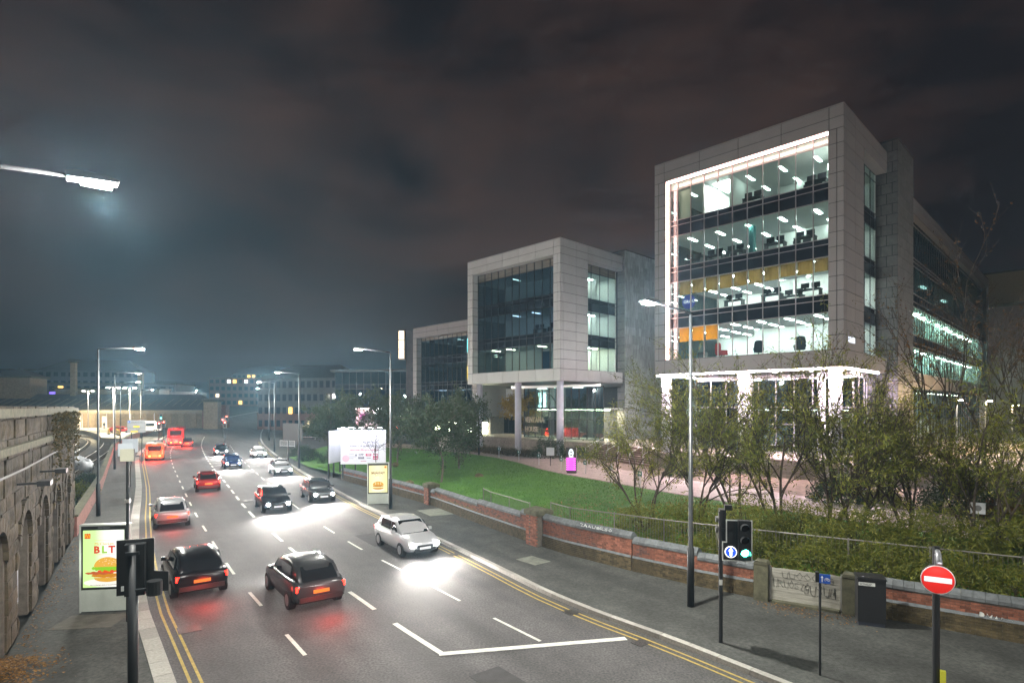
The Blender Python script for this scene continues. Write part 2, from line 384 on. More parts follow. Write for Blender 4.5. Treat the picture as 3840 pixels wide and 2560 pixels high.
# park: lawn, path, plaza
LA = V2([(-29, 75), (-22, 62.5), (-15.9, 52.5), (-9.3, 44.2), (-5.4, 38.4), (-2.3, 32.9), (0.1, 29.0), (2.0, 26.3), (4.5, 23.6), (8.6, 20.4), (13.8, 16.7), (19.5, 11.5)])
PB = V2([(-24, 78), (-12, 72), (-5, 64.5), (-1.3, 58.4), (0.6, 53.8), (2.3, 48.1), (4.5, 43.5), (6.8, 39.6), (9.5, 34.8), (12.4, 30.5), (16, 25.4), (22, 17.5)])
PB2 = V2([(-20, 83), (-9, 77), (-1.0, 69.5), (3.0, 63), (5.6, 57.0), (7.6, 51.6), (9.2, 46.8), (11.4, 42.6), (14.3, 37.8), (17, 33.0), (20.3, 27.6), (27, 19.5)])
def lz(x, y, t):
    a = 0.12+0.68*min(1, max(0, (62-y)/14)); b = 1.42
    s = t*t*(3-2*t); z = a+(b-a)*s+0.13*math.sin(x*0.55+y*0.21)*t*(1-t)*2
    return z
lawn = strip(LA, PB, lz, 'lawn', M_grass, across=14, step=1.6)
strip(PB, PB2, lambda x, y, t: 1.46, 'path', M_stonepave, across=2, skirt=0.5)
mb = MB()
plaza_poly = [(9.9, 61.0), (13.7, 51.8), (18.0, 45.3), (22.5, 39.7), (27.2, 36.8), (33, 36), (66, 48), (86, 90), (40, 118), (-14, 96), (-3, 76), (4.5, 67.2)]
mb.slab(plaza_poly, -0.3, 2.7)
tag(mb.build('plaza', M_stonepave), kind='structure')
# soft ground between path and plaza, planted later
mb = MB(); mb.slab([(3.0, 63), (5.6, 57.0), (7.6, 51.6), (9.2, 46.8), (11.4, 42.6), (14.3, 37.8), (17, 33.0), (20.3, 27.6), (27, 19.5), (60, 20), (70, 48), (33, 36.4), (27.2, 37.2), (22.5, 40), (18, 45.6), (13.7, 52), (9.9, 61.2), (4.5, 67.4), (-3, 76.2), (-9, 77)], -0.3, 1.40)
tag(mb.build('planting_bed', mat('bark_mulch', (0.15, 0.11, 0.075), 0.95, 0.45, 2, 0.8)), kind='structure')

# ================================================================== OFFICE BUILDINGS
BROT = math.atan2(0.699, 0.715)
BV = Vector((0.715, 0.699)); BU = Vector((-0.699, 0.715))
def bw(org, x, y, z=0): return (org[0]+BV.x*x+BU.x*y, org[1]+BV.y*x+BU.y*y, z)
M_back = plain('joint_backing', (0.012, 0.012, 0.013), 0.8)
M_clad = rmat('cladding_panel', (0.255, 0.232, 0.23), 0.45, 0.05, 0.06, 0.8, 0.05, 9)
M_cladB = rmat('cladding_panel_pale', (0.50, 0.49, 0.485), 0.42, 0.04, 0.06, 0.7, 0.05, 9)
M_cladD = rmat('dark_stone_panel', (0.135, 0.128, 0.125), 0.6, 0.12, 0.2, 3, 0.15, 40)
M_stone = rmat('stone_tile', (0.42, 0.43, 0.42), 0.7, 0.16, 0.28, 1.6, 0.25, 30, stretch=(3, 3, .5))
M_mull = plain('grey_mullion', (0.34, 0.31, 0.31), 0.4, 0.6)
M_mullD = plain('dark_mullion', (0.03, 0.032, 0.035), 0.4, 0.3)
M_span = plain('spandrel_glass', (0.012, 0.014, 0.02), 0.08, 0.0, 0.5, 0.25)
M_glass = glass('window_glass')
M_glassD = glass('tinted_glass', (0.42, 0.52, 0.54), 0.10)
M_white = mat('painted_plaster', (0.78, 0.79, 0.76), 0.8, 0.05, 0.5)
M_carpet = mat('carpet', (0.09, 0.09, 0.1), 0.95, 0.2, 3)
M_steel = plain('brushed_steel', (0.55, 0.54, 0.53), 0.3, 0.9)
M_roof = mat('roof_felt', (0.07, 0.07, 0.07), 0.9, 0.2, 1)
M_colw = mat('white_column_paint', (0.72, 0.70, 0.74), 0.45, 0.06, 2)
E_ledp = emit('pink_white_led', (1.0, 0.60, 0.52), 9)
E_ledw = emit('violet_white_led', (1.0, 0.78, 0.84), 280)
E_down = emit('downlight_glow', (1.0, 0.9, 0.75), 30)

def panels(par, plane, at, a0, a1, z0, z1, nc, nr, m, th=0.035, gap=0.045, name='cladding_panel', cuts=None, stag=False):
    """grid of separate panels. plane F: facing -x at x=at, along y; plane R: facing -y at y=at, along x"""
    ca = cuts or [a0+(a1-a0)*i/nc for i in range(nc+1)]
    for j in range(nr):
        b0 = z0+(z1-z0)*j/nr; b1 = z0+(z1-z0)*(j+1)/nr
        cc = ca
        if stag and j % 2: cc = [ca[0]]+[(p+q)/2 for p, q in zip(ca, ca[1:])]+[ca[-1]]
        for p, q in zip(cc, cc[1:]):
            g = gap/2
            if plane == 'F': ub(name, par, m, at, at+th, p+g, q-g, b0+g, b1-g)
            else: ub(name, par, m, p+g, q-g, at, at+th, b0+g, b1-g)
def pane(par, plane, at, a0, a1, z0, z1, m, name='window_pane', th=0.02):
    if plane == 'F': return ub(name, par, m, at, at+th, a0, a1, z0, z1)
    return ub(name, par, m, a0, a1, at, at+th, z0, z1)
def bar(par, plane, at, a0, a1, z0, z1, m, name, out=0.08):
    if plane == 'F': return ub(name, par, m, at-out, at+0.03, a0, a1, z0, z1)
    return ub(name, par, m, a0, a1, at-out, at+0.03, z0, z1)
def glazing(par, plane, at, cuts, rows, mm, mw=0.055, gm=None, out=0.08):
    """rows: list of (z0, z1, material); cuts: mullion positions"""
    for c in cuts: bar(par, plane, at, c-mw/2, c+mw/2, rows[0][0], rows[-1][1], mm, 'mullion', out)
    zs = sorted({r[0] for r in rows} | {r[1] for r in rows})
    for z in zs: bar(par, plane, at, cuts[0], cuts[-1], z-mw/2, z+mw/2, mm, 'transom', out*0.7)
    for z0, z1, m in rows:
        for p, q in zip(cuts, cuts[1:]): pane(par, plane, at, p+mw/2, q-mw/2, z0+mw/2, z1-mw/2, m, 'window_pane' if m not in (M_span,) else 'spandrel_panel')
def ceil_lights(par, x0, x1, y0, y1, z, nx_, ny_, m, sx=1.35, sy=0.22, keep=None):
    for i in range(nx_):
        for j in range(ny_):
            if keep and not keep(i, j): continue
            cx = x0+(x1-x0)*(i+.5)/nx_; cy_ = y0+(y1-y0)*(j+.5)/ny_
            ub('ceiling_light_or_glow', par, m, cx-sx/2, cx+sx/2, cy_-sy/2, cy_+sy/2, z-0.03, z-0.005)

def leftwall(b, sh, clad, rec, D, Wd, zs, top, levels):
    """far flank: storey-high window bands between solid bands"""
    zz = zs+.05
    for s0, w1 in levels:
        ub('flank_band', sh, clad, rec, D, Wd-.25, Wd-.01, zz, s0); ub('unseen_flank_window', sh, M_glass, rec, D, Wd-.2, Wd-.18, s0, w1); zz = w1  # window bands added on this unseen side so room light reaches the next facade
    ub('flank_band', sh, clad, rec, D, Wd-.25, Wd-.01, zz, top-.1)
def office_front(b, Wd, D, zs, top, yo0, yo1, zo0, zo1, levels, clad, mm, rec, fcuts, rx0, extra_top=None, lights=None, sideglass=True, gm=None):
    gm = gm or M_glass
    """the projecting framed box: a panelled frame round a recessed glass front, a window strip in the right flank"""
    cl = empty('cladding', parent=b); fr = empty('front_glazing', parent=b); sd = empty('side_glazing', parent=b); it = empty('interior', parent=b); sh = empty('shell', parent=b)
    e = 0.04
    # backing of the frame
    ub('frame_core', sh, M_back, e, rec, e, Wd-e, zo1, top-.03); ub('frame_core', sh, M_back, e, rec, e, Wd-e, zs+.02, zo0)
    ub('frame_core', sh, M_back, e, rec, e+.001, yo0, zo0, zo1); ub('frame_core', sh, M_back, e, rec, yo1, Wd-e, zo0, zo1)
    ub('flank_core', sh, M_back, rec, rx0, e+.006, rec, zs+.02, top-.03)
    ub('flank_core', sh, M_back, rx0, D, e+.006, rec, zo1, top-.03); ub('flank_core', sh, M_back, rx0, D, e+.006, rec, zs+.02, zo0)
    ub('roof', sh, M_roof, rec, D, rec, Wd, top-.6, top-.08); ub('roof_edge', sh, clad, 0.0, D, -0.01, Wd, top-.03, top+.03)
    ub('soffit', sh, M_clad, e, D, e, Wd-e, zs-.02, zs+.02)
    ub('rear_wall', sh, M_white, D-.3, D-.06, rec, Wd-.3, zs+.05, top-.6); leftwall(b, sh, clad, rec, D, Wd, zs, top, levels)
    # front panels
    n = max(4, round(Wd/2.35)); hc = [0.0]+[0.95]+[0.95+(Wd-1.9)*i/(n-2) for i in range(1, n-2)]+[Wd-.95, Wd]
    hr = max(2, round((top-zo1)/0.85))
    panels(cl, 'F', 0, 0, Wd, zo1, top-.04, 0, hr, clad, cuts=hc)
    panels(cl, 'F', 0, 0, Wd, zs, zo0, 0, 1, clad, cuts=hc)
    nr = round((zo1-zo0)/1.02)
    panels(cl, 'F', 0, 0, yo0, zo0, zo1, 0, nr, clad, cuts=[0, yo0*0.45, yo0]); panels(cl, 'F', 0, yo1, Wd, zo0, zo1, 0, nr, clad, cuts=[yo1, Wd-.4, Wd])
    # reveals
    panels(cl, 'R', yo1-.005, .04, rec, zo0, zo1, 1, nr, clad, th=.03)      # inner face of far jamb
    ub('reveal_head', cl, clad, .03, rec, yo0, yo1, zo1-.02, zo1); ub('reveal_sill', cl, clad, .03, rec, yo0, yo1, zo0, zo0+.03); ub('reveal_side', cl, clad, .03, rec, yo0-.02, yo0+.005, zo0, zo1)
    # flank panels
    fc = [.04, .55, 2.65, rx0]
    panels(cl, 'R', 0, .04, rx0, zo0, zo1, 0, nr, clad, cuts=fc)
    hcut = fc+[rx0+(D-rx0)*i/3 for i in range(1, 4)]
    panels(cl, 'R', 0, .04, D, zo1, top-.04, 0, hr, clad, cuts=hcut); panels(cl, 'R', 0, .04, D, zs, zo0, 0, 1, clad, cuts=hcut)
    ub('reveal_side', cl, clad, rx0-.02, rx0+.006, .03, rec, zo0, zo1); ub('reveal_head', cl, clad, rx0, D, .03, rec, zo1-.02, zo1); ub('reveal_sill', cl, clad, rx0, D, .03, rec, zo0, zo0+.03)
    # glass rows
    rows = []
    for i, (s0, w1) in enumerate(levels):
        rows.append((s0, w1, gm))
        if i+1 < len(levels):
            rows.append((w1, levels[i+1][0]-.42, M_span)); rows.append((levels[i+1][0]-.42, levels[i+1][0], M_span))
    if extra_top: rows.append((levels[-1][1], zo1-.02, extra_top))
    glazing(fr, 'F', rec, fcuts, rows, mm)
    if sideglass: glazing(sd, 'R', rec, [rx0+.05+(D-rx0-.1)*i/4 for i in range(5)], [(a_, b_, M_glass if c_ is gm else c_) for a_, b_, c_ in rows], M_mullD, 0.07, out=0.03)
    # storeys inside
    for i, (s0, w1) in enumerate(levels):
        nxt = levels[i+1][0]-.08 if i+1 < len(levels) else top-.62
        ub('floor_slab', it, M_carpet, rec+.05, D-.32, rec+.05, Wd-.27, s0-.08, s0-.02)
        ub('ceiling', it, M_white, rec+.06, D-.33, rec+.06, Wd-.28, w1+.04, nxt)
        ub('partition', it, M_white, rec+.3, rx0-.02, rec+.02, rec+.1, s0-.02, w1+.04)
        if lights and lights[i]:
            m, nx_, ny_, keep = lights[i]
            ceil_lights(it, rec+.5, D-.6, rec+.5, Wd-.8, w1+.04, nx_, ny_, m, keep=keep)
    return cl, fr, sd, it, sh

E_cool = emit('office_light_cool', (0.90, 1.0, 0.94), 30)
E_cool2 = emit('office_light_soft', (0.86, 1.0, 0.92), 9)
E_brt = emit('office_light_bright', (0.96, 1.0, 0.97), 46)
E_warm = emit('office_light_warm', (1.0, 0.95, 0.55), 44)
E_blue = emit('office_light_blue', (0.72, 0.88, 1.0), 5)
E_dim = emit('office_light_dim', (0.75, 1.0, 0.85), 3.5)

# ---------------------------------------------------------------- building A (right)
OA = (23.0, 40.1)
A = thing('office_building', 'tall grey office building at right outlined by pinkish white light strips', 'building', (OA[0], OA[1], 0), BROT)
LA_ = [(10.65, 13.4), (14.7, 17.4), (18.7, 21.4), (22.73, 25.4)]
fa = [1.03]+[1.03+1.215*i for i in range(1, 11)]+[13.86]
clA, frA, sdA, itA, shA = office_front(A, 15.0, 11.4, 9.4, 27.7, 1.0, 13.9, 10.62, 26.05, LA_, M_clad, M_mull, 0.82, fa, 4.8, M_glass,
    [(E_brt, 4, 6, None), (E_brt, 4, 6, None), (E_cool, 3, 5, None), (E_cool2, 3, 5, None)])
# LED lines on the frame and the soffit edge
ub('light_strip', A, E_ledp, 0.06, 0.30, 1.0, 13.88, 25.88, 26.02); ub('light_strip', A, E_ledp, 0.06, 0.30, 13.76, 13.885, 10.66, 25.87)
ub('light_strip', A, E_ledw, 0.06, 0.20, 0.25, 14.6, 9.29, 9.375); ub('light_strip', A, E_ledw, 0.22, 9.2, 0.06, 0.2, 9.29, 9.375)
ub('light_strip', A, E_ledw, 0.3, 7.0, 14.8, 14.92, 9.29, 9.375)
for x, y in ((1.6, 1.3), (1.6, 3.9), (1.6, 6.6), (1.6, 9.3), (1.6, 12), (4, 1.2), (6.6, 1.2), (3.4, 3.2), (3.4, 6), (3.4, 9)):
    MB().tube([(x, y, 9.36), (x, y, 9.38)], 0.14, 10).build('downlight', E_down, A)
for x, y in ((0.75, 0.75), (0.75, 7.4), (0.75, 14.25), (5.6, 3.2), (5.6, 9.0)):
    MB().tube([(x, y, 1.3), (x, y, 9.38)], 0.42 if x < 1 else 0.3, 20).build('column', M_colw, A, smooth=True)
# dark end bay of offices: bright room on the top floor, blinds, walls
for i, (s0, w1) in enumerate(LA_):
    ub('partition', itA, M_white, 6.6, 6.75, 1.0, 7.0 if i else 9, s0, w1)
ub('partition', itA, M_white, 1.0, 6.6, 8.55, 8.65, 22.7, 25.4); ub('partition', itA, M_white, 1.0, 6.6, 10.9, 11.0, 22.7, 25.4)
ub('ceiling_light_or_glow', itA, E_brt, 2, 4.5, 9.1, 10.5, 25.38, 25.41)
ub('ceiling_light_or_glow', itA, E_brt, 1.6, 1.9, 1.2, 1.5, 24.0, 24.3)
ub('partition', itA, mat('teal_paint', (0.05, 0.22, 0.22), 0.7, 0.1), 2.6, 3.1, 7.4, 7.75, 18.7, 21.4)
M_or = leafmat('orange_blind', (0.80, 0.25, 0.002), (0.85, 0.28, 0.003), 0.75); M_br = leafmat('brown_blind', (0.15, 0.085, 0.02), (0.24, 0.14, 0.04), 0.8)
for q_ in (M_or, M_br): q_.node_tree.nodes['Mix Shader'].inputs[0].default_value = .7
blindE = 0.95
for k in (7, 8, 9): sheet('roller_blind', A, M_or, blindE, blindE, fa[k]+.06, fa[k+1]-.06, 12.2, 13.38)
for k, drop in ((0, .95), (1, 1.0), (2, .95), (3, 1.05), (4, 1.1), (5, 1.1), (6, 1.1), (7, 1.15), (8, 1.15), (9, 1.15)):
    sheet('roller_blind', A, M_br, blindE, blindE, fa[k]+.05, fa[k+1]-.05, 17.38-drop, 17.38)
ub('roller_blind', A, plain('pale_blind', (0.55, 0.6, 0.5), 0.8), blindE, blindE+.015, fa[9]+.05, fa[10]-.05, 22.75, 25.2)
# round company sign in the second-floor window
sg = MB(); sg.tube([(1.05, 12.3, 15.6), (1.07, 12.3, 15.6)], 0.62, 24); sg.build('round_sign', plain('blue_sign', (0.03, 0.06, 0.45), 0.5), A)
text('lettering', 'GROUP', 0.36, emit('white_print', (1, 1, 1), 0.9), A, (1.0, 12.75, 15.5), (R(90), 0, R(-90)), ext=0.004)
# small illuminated number sign on the flank
ub('sign_plate', A, M_clad, 0.7, 2.55, -0.035, -0.005, 10.75, 11.95)
E_sig = emit('sign_glow', (0.80, 0.86, 1.0), 1.0)
for k in range(5): ub('sign_letter', A, E_sig, 0.88+k*.33, 1.02+k*.33, -0.06, -0.036, 11.15, 11.55)
# lower storeys behind the columns
gA = empty('lower_glazing', parent=A)
rowsG = [(2.72, 5.1, M_glassD), (5.1, 6.55, M_glassD), (6.55, 9.05, M_glassD)]
glazing(gA, 'F', 7.3, [1.4+1.5*i for i in range(10)], rowsG, M_mull, 0.08)
glazing(gA, 'R', 1.4, [7.3+1.45*i for i in range(3)]+[10.9], rowsG, M_mull, 0.08)
ub('bulkhead', A, M_clad, 7.25, 11.3, 1.35, 14.9, 9.05, 9.38)
ub('floor_slab', A, M_carpet, 7.4, 16, 1.5, 15, 6.35, 6.5); ub('rear_wall', A, M_white, 15.6, 15.8, 1.5, 15, 2.7, 9.3)
ub('ground_floor', A, M_carpet, 7.4, 16, 1.5, 15, 2.62, 2.73)
E_gl = emit('lobby_light', (1.0, 0.84, 0.56), 55)
for y in (3, 5.2, 7.4, 9.6): ub('ceiling_light_or_glow', A, E_gl, 9.0, 10.6, y-.4, y+.4, 6.30, 6.34)
for y in (3.5, 6.5, 9.5, 12.5): ub('ceiling_light_or_glow', A, E_dim, 8.6, 11.6, y-.3, y+.3, 9.28, 9.31)
# dark stair tower and long wing
ub('tower_core', shA, M_back, 11.5, 17.0, -0.72, 8, 1.3, 28.6); ub('tower_roof', shA, M_roof, 11.45, 17.05, -0.78, 8, 28.62, 28.72)
panels(clA, 'F', 11.46, -0.75, 0.85, 2.7, 28.6, 2, 30, M_cladD, stag=True, name='stone_panel')
panels(clA, 'F', 11.46, 0.85, 3.2, 2.7, 9.3, 2, 8, M_cladD, stag=True, name='stone_panel')
panels(clA, 'R', -0.76, 11.5, 17.0, 2.7, 28.6, 4, 30, M_cladD, stag=True, name='stone_panel')
ub('door', A, M_back, 13.4, 14.6, -0.79, -0.765, 2.7, 5.0)
wgA = empty('wing_glazing', parent=A)
wx = [17.2+1.2*i for i in range(45)]
M_glW = glass('wing_glass', (0.62, 0.76, 0.70), 0.14)
rowsW = [(9.95, 12.5, M_glW), (12.5, 13.75, M_span), (13.75, 16.5, M_glW), (16.5, 17.8, M_span), (17.8, 20.5, M_glassD), (20.5, 21.3, M_span), (21.3, 24.5, M_glassD)]
for c in wx: bar(wgA, 'R', 0.6, c-.03, c+.03, 9.95, 24.9, M_mullD, 'fin', 0.03)
for z in (9.95, 12.5, 12.95, 13.75, 16.5, 17.0, 17.8, 20.5, 20.95, 21.3, 24.5): bar(wgA, 'R', 0.6, wx[0], wx[-1], z-.03, z+.03, M_mull, 'transom', 0.1)
for z0, z1, m in rowsW:
    for p, q in zip(wx, wx[1:]): pane(wgA, 'R', 0.6, p+.04, q-.04, z0, z1, m, 'spandrel_panel' if m is M_span else 'window_pane')
wc = empty('wing_cladding', parent=A)
panels(wc, 'R', 0.0, 17.0, 71.5, 24.95, 26.4, 26, 2, M_clad); panels(wc, 'R', 0.0, 17.0, 71.5, 8.4, 9.9, 26, 1, M_clad); panels(wc, 'R', 0.0, 70.1, 71.5, 9.9, 24.95, 1, 14, M_clad)
ub('wing_core', shA, M_back, 17.0, 71.4, 0.045, 0.6, 25.0, 26.3); ub('wing_core', shA, M_back, 17.0, 71.4, 0.045, 0.6, 8.45, 9.85); ub('wing_core', shA, M_back, 70.15, 71.4, .045, .6, 9.9, 25)
ub('reveal_head', wc, M_clad, 17, 70.1, 0.04, 0.6, 24.9, 24.94); ub('wing_roof', shA, M_roof, 17.0, 71.5, -0.01, 14, 26.42, 26.5); ub('wing_end', shA, M_clad, 71.5, 71.7, 0, 14, 2.7, 26.4)
ub('wing_rear', shA, M_white, 17.1, 71.4, 5.8, 6.0, 2.7, 26.4)
for z in (9.85, 13.6, 17.65, 21.2, 24.6): ub('floor_slab', shA, M_white, 17.1, 71.4, 0.7, 5.8, z-.9 if z > 10 else z-.3, z)
E_wing = emit('wing_light', (0.86, 1.0, 0.93), 110)
for z, m in ((12.68, E_wing), (16.68, E_wing)):
    for k in range(13): ub('ceiling_light_or_glow', itA, m, 18+k*4.1, 20.2+k*4.1, 1.7, 2.1, z-.02, z+.01)
for k in (1, 2, 4, 7): ub('ceiling_light_or_glow', itA, E_dim, 18+k*4.1, 20.2+k*4.1, 1.7, 2.1, 20.2, 20.23)
M_vb = leafmat('vertical_blind', (0.6, 0.72, 0.66), (0.75, 0.85, 0.8), .8); M_vb.node_tree.nodes['Mix Shader'].inputs[0].default_value = 0.6
for k in range(44):
    if k % 7 != 3: sheet('window_blind', itA, M_vb, wx[k]+.1, wx[k+1]-.1-0.5*random.random(), 1.0, 1.0, 9.95, 12.5)
    if k > 11: sheet('window_blind', itA, M_vb, wx[k]+.1, wx[k+1]-.1-0.6*random.random(), 1.0, 1.0, 13.75, 16.5)
lwx = [17.2+1.8*i for i in range(30)]
glazing(wgA, 'R', 0.9, lwx, [(2.75, 5.2, M_glass), (5.2, 8.4, M_glassD)], M_mullD, 0.1)
for k in range(8): ub('ceiling_light_or_glow', itA, E_gl, 19+k*6, 21+k*6, 2.4, 2.8, 8.2, 8.24)

# ---------------------------------------------------------------- building B (middle)
OB = (5.13, 61.5)
B = thing('office_building', 'pale panelled office building on round columns with dark glass front', 'building', (OB[0], OB[1], 0), BROT)
LB_ = [(10.75, 13.6), (14.85, 17.6), (19.0, 22.0)]
fb = [1.03+1.195*i for i in range(11)]+[14.27]
M_louv = mat('louvre_metal', (0.22, 0.19, 0.16), 0.45, 0.4, 2, 0.6, metal=0.5, bscale=14, stretch=(.2, .2, 4))
clB, frB, sdB, itB, shB = office_front(B, 15.3, 11.4, 9.4, 24.6, 1.0, 14.3, 10.7, 22.95, LB_, M_cladB, M_mullD, 0.9, fb, 4.75, M_louv,
    [(E_warm, 3, 5, lambda i, j: j in (0, 1, 3, 4)), (E_blue, 3, 4, lambda i, j: j < 3), (E_dim, 3, 4, lambda i, j: (i+j) % 2 == 0)], gm=glass('navy_glass', (.46, .54, .60), .05))
for i, (s0, w1) in enumerate(LB_):
    ub('partition', itB, M_white, 5.2, 5.35, 1.0, 14, s0, w1+.03)
    ub('ceiling_light_or_glow', itB, E_cool, 6.4, 9.6, 2.6+.2*i, 3.0+.2*i, w1+.0, w1+.03); ub('partition', itB, mat('slate_paint', (.10, .11, .13), .7, .2), 5.4, 10.9, 4.0, 4.1, s0, s0+(1.3 if i == 2 else .5)); ub('partition', itB, M_white, 8.1, 8.2, 1.4, 4.0, s0, w1-.4)
ub('partition', itB, mat('blue_paint', (0.03, 0.16, 0.28), .7, .1), 2.0, 2.2, 3.2, 4.4, 10.75, 12.9)
for x, y in ((0.5, 0.45), (0.6, 6.94), (0.6, 13.7)):
    MB().tube([(x, y, 1.3), (x, y, 9.38)], 0.38, 20).build('column', mat('lilac_column_paint', (0.55, 0.54, 0.62), 0.4, .06), B, smooth=True)
gB = empty('lower_glazing', parent=B)
gc = [-0.25+1.2*i for i in range(11)]+[12.5]
M_glV = glass('lobby_glass', (0.50, 0.58, 0.56), 0.30)
glazing(gB, 'F', 7.3, gc, [(2.72, 5.1, M_glV), (5.1, 6.5, M_glV), (6.5, 9.0, M_glV)], M_mullD, 0.07)
ub('soffit_edge', B, M_steel, 7.2, 11.3, 0.1, 14.9, 9.0, 9.37)
ub('ground_floor', B, M_carpet, 7.4, 15, 0, 12.5, 2.62, 2.73); ub('rear_wall', B, mat('lobby_wall', (0.55, 0.60, 0.45), .8, .1), 14.2, 14.4, 0, 12.5, 2.7, 6.3); ub('floor_slab', B, M_white, 7.4, 14.2, 0, 12.5, 6.25, 6.5)
ub('rear_wall', B, M_white, 11.5, 11.7, 0, 12.5, 6.5, 9)
for y in (1.6, 4, 6.4, 8.8, 11.2): ub('ceiling_light_or_glow', B, emit('lobby_light_b', (1.0, 0.95, 0.62), 95), 9.0, 10.4, y-.5, y+.5, 6.20, 6.24)
for y in (5, 8, 11): ub('ceiling_light_or_glow', B, E_cool, 8.6, 9.6, y-.4, y+.4, 8.93, 8.97)
ub('red_counter', B, plain('red_panel', (0.6, 0.03, 0.03), .5), 10.5, 11.1, 6.6, 8.8, 2.75, 3.9)
M_let = plain('letter_metal', (0.34, 0.32, 0.27), 0.4, 0.4)
text('lettering', 'VENTANA', 0.95, M_let, B, (7.18, 12.3, 4.62), (R(90), 0, R(-90)), bold=0.02, ext=0.02, sx=0.78)
text('lettering', 'HOUSE', 0.95, M_let, B, (7.18, 12.3, 3.42), (R(90), 0, R(-90)), bold=0.02, ext=0.02, sx=0.78)
# stone tower
ub('tower_core', shB, M_back, 11.5, 26, -0.26, 9, 1.3, 25.3); ub('tower_roof', shB, M_roof, 11.45, 26, -0.33, 9, 25.33, 25.45)
tw = empty('stone_cladding', parent=B)
zc = 2.7; row = 0
while zc < 25.3:
    h = random.choice((0.55, 0.95, 1.1)); h = min(h, 25.33-zc); xx = 11.45
    while xx < 21:
        w = random.uniform(0.45, 1.15); w = min(w, 21-xx) if 21-xx > .5 else 21-xx+.01
        d = random.uniform(0, .02); ub('stone_tile', tw, M_stone, xx+.006, xx+w-.006, -0.31-d, -0.265, zc+.006, zc+h-.006); xx += w
    zc += h; row += 1
panels(tw, 'F', 11.44, -0.3, 0.8, 2.7, 25.3, 1, 24, M_cladD, name='stone_tile')
panels(tw, 'F', 11.44, 0.8, 9, 24.0, 25.3, 5, 2, M_cladD, name='stone_tile')
ub('door', B, plain('grey_door', (0.05, 0.055, 0.06), .5), 18.0, 19.3, -0.37, -0.335, 2.7, 5.1); ub('door_sign', B, M_cladB, 18.2, 18.6, -.38, -.372, 4.2, 4.45)
# rear wing of B: white panels, strip windows, seen between the columns and past the tower
wB = empty('rear_wing', parent=B)
ub('wing_core', wB, M_back, 12.55, 14, 12.6, 32, 2.7, 9.35)
panels(wB, 'F', 12.5, 12.6, 22, 5.2, 9.3, 6, 4, M_cladB)
glazing(wB, 'F', 12.42, [12.8+1.1*i for i in range(5)], [(6.2, 8.7, M_glassD)], M_mullD, .08)
ub('lit_wall_glow', wB, E_cool, 12.44, 12.5, 12.9, 14.8, 6.4, 8.6)  # upright glowing sheet standing in for a lit wall behind the panes
glazing(wB, 'F', 12.45, [12.7+1.6*i for i in range(8)], [(2.75, 5.15, M_glassD)], M_mullD, .09)
panels(wB, 'R', -0.2, 26, 44, 6.9, 9.3, 8, 2, M_cladB); glazing(wB, 'R', 0.1, [26+1.8*i for i in range(11)], [(2.75, 6.9, M_glass)], M_mullD, .1)
ub('wing_roof', wB, M_roof, 26, 44, -.15, 8, 9.3, 9.4); ub('rear_wall', wB, M_white, 26, 44, 5, 5.2, 2.7, 9.2)
for k in range(4): ub('ceiling_light_or_glow', wB, E_cool, 28+k*4.2, 30+k*4.2, 2, 2.5, 8.8, 8.84)

# ---------------------------------------------------------------- building C (farther left)
OC = (-5.0, 81.5)
C = thing('office_building', 'dark glazed office building half hidden behind the pale one', 'building', (OC[0], OC[1], 0), BROT)
LC_ = [(6.2, 9.2), (10.4, 13.2), (14.4, 17.0)]
fc_ = [0.95+1.12*i for i in range(13)]
clC, frC, sdC, itC, shC = office_front(C, 15.5, 11, 5.2, 19.1, .9, 14.5, 6.1, 17.5, LC_, M_clad, M_mullD, 0.9, fc_, 4.5, M_louv,
    [(E_blue, 2, 3, lambda i, j: i == 0), (E_dim, 2, 3, lambda i, j: j == 0), (E_dim, 2, 3, lambda i, j: j == 1)], sideglass=False, gm=MATS['navy_glass'])
ub('light_tube', C, emit('teal_tube', (0.2, 1, 0.85), 4), 1.2, 1.3, 3.4, 3.55, 14.6, 16.6); ub('light_tube', C, emit('orange_tube', (1, 0.5, 0.03), 5), 1.2, 1.3, 3.4, 3.6, 10.6, 12.6)
ub('podium_wall', C, M_cladD, 3, 11, .4, 15.2, 0.2, 5.15)
glazing(empty('podium_glazing', parent=C), 'F', 2.8, [.6+1.6*i for i in range(10)], [(0.6, 4.9, M_glass)], M_mullD, .1)
for k in range(4): ub('ceiling_light_or_glow', C, E_gl, 2.85, 2.98, 1+k*3.6, 2.6+k*3.6, 1.5, 4.3)  # upright glowing slabs behind the podium glass, in place of lit rooms
ub('flank_wall', C, M_clad, 0.5, 11, 0.0, 0.04, 5.2, 19)

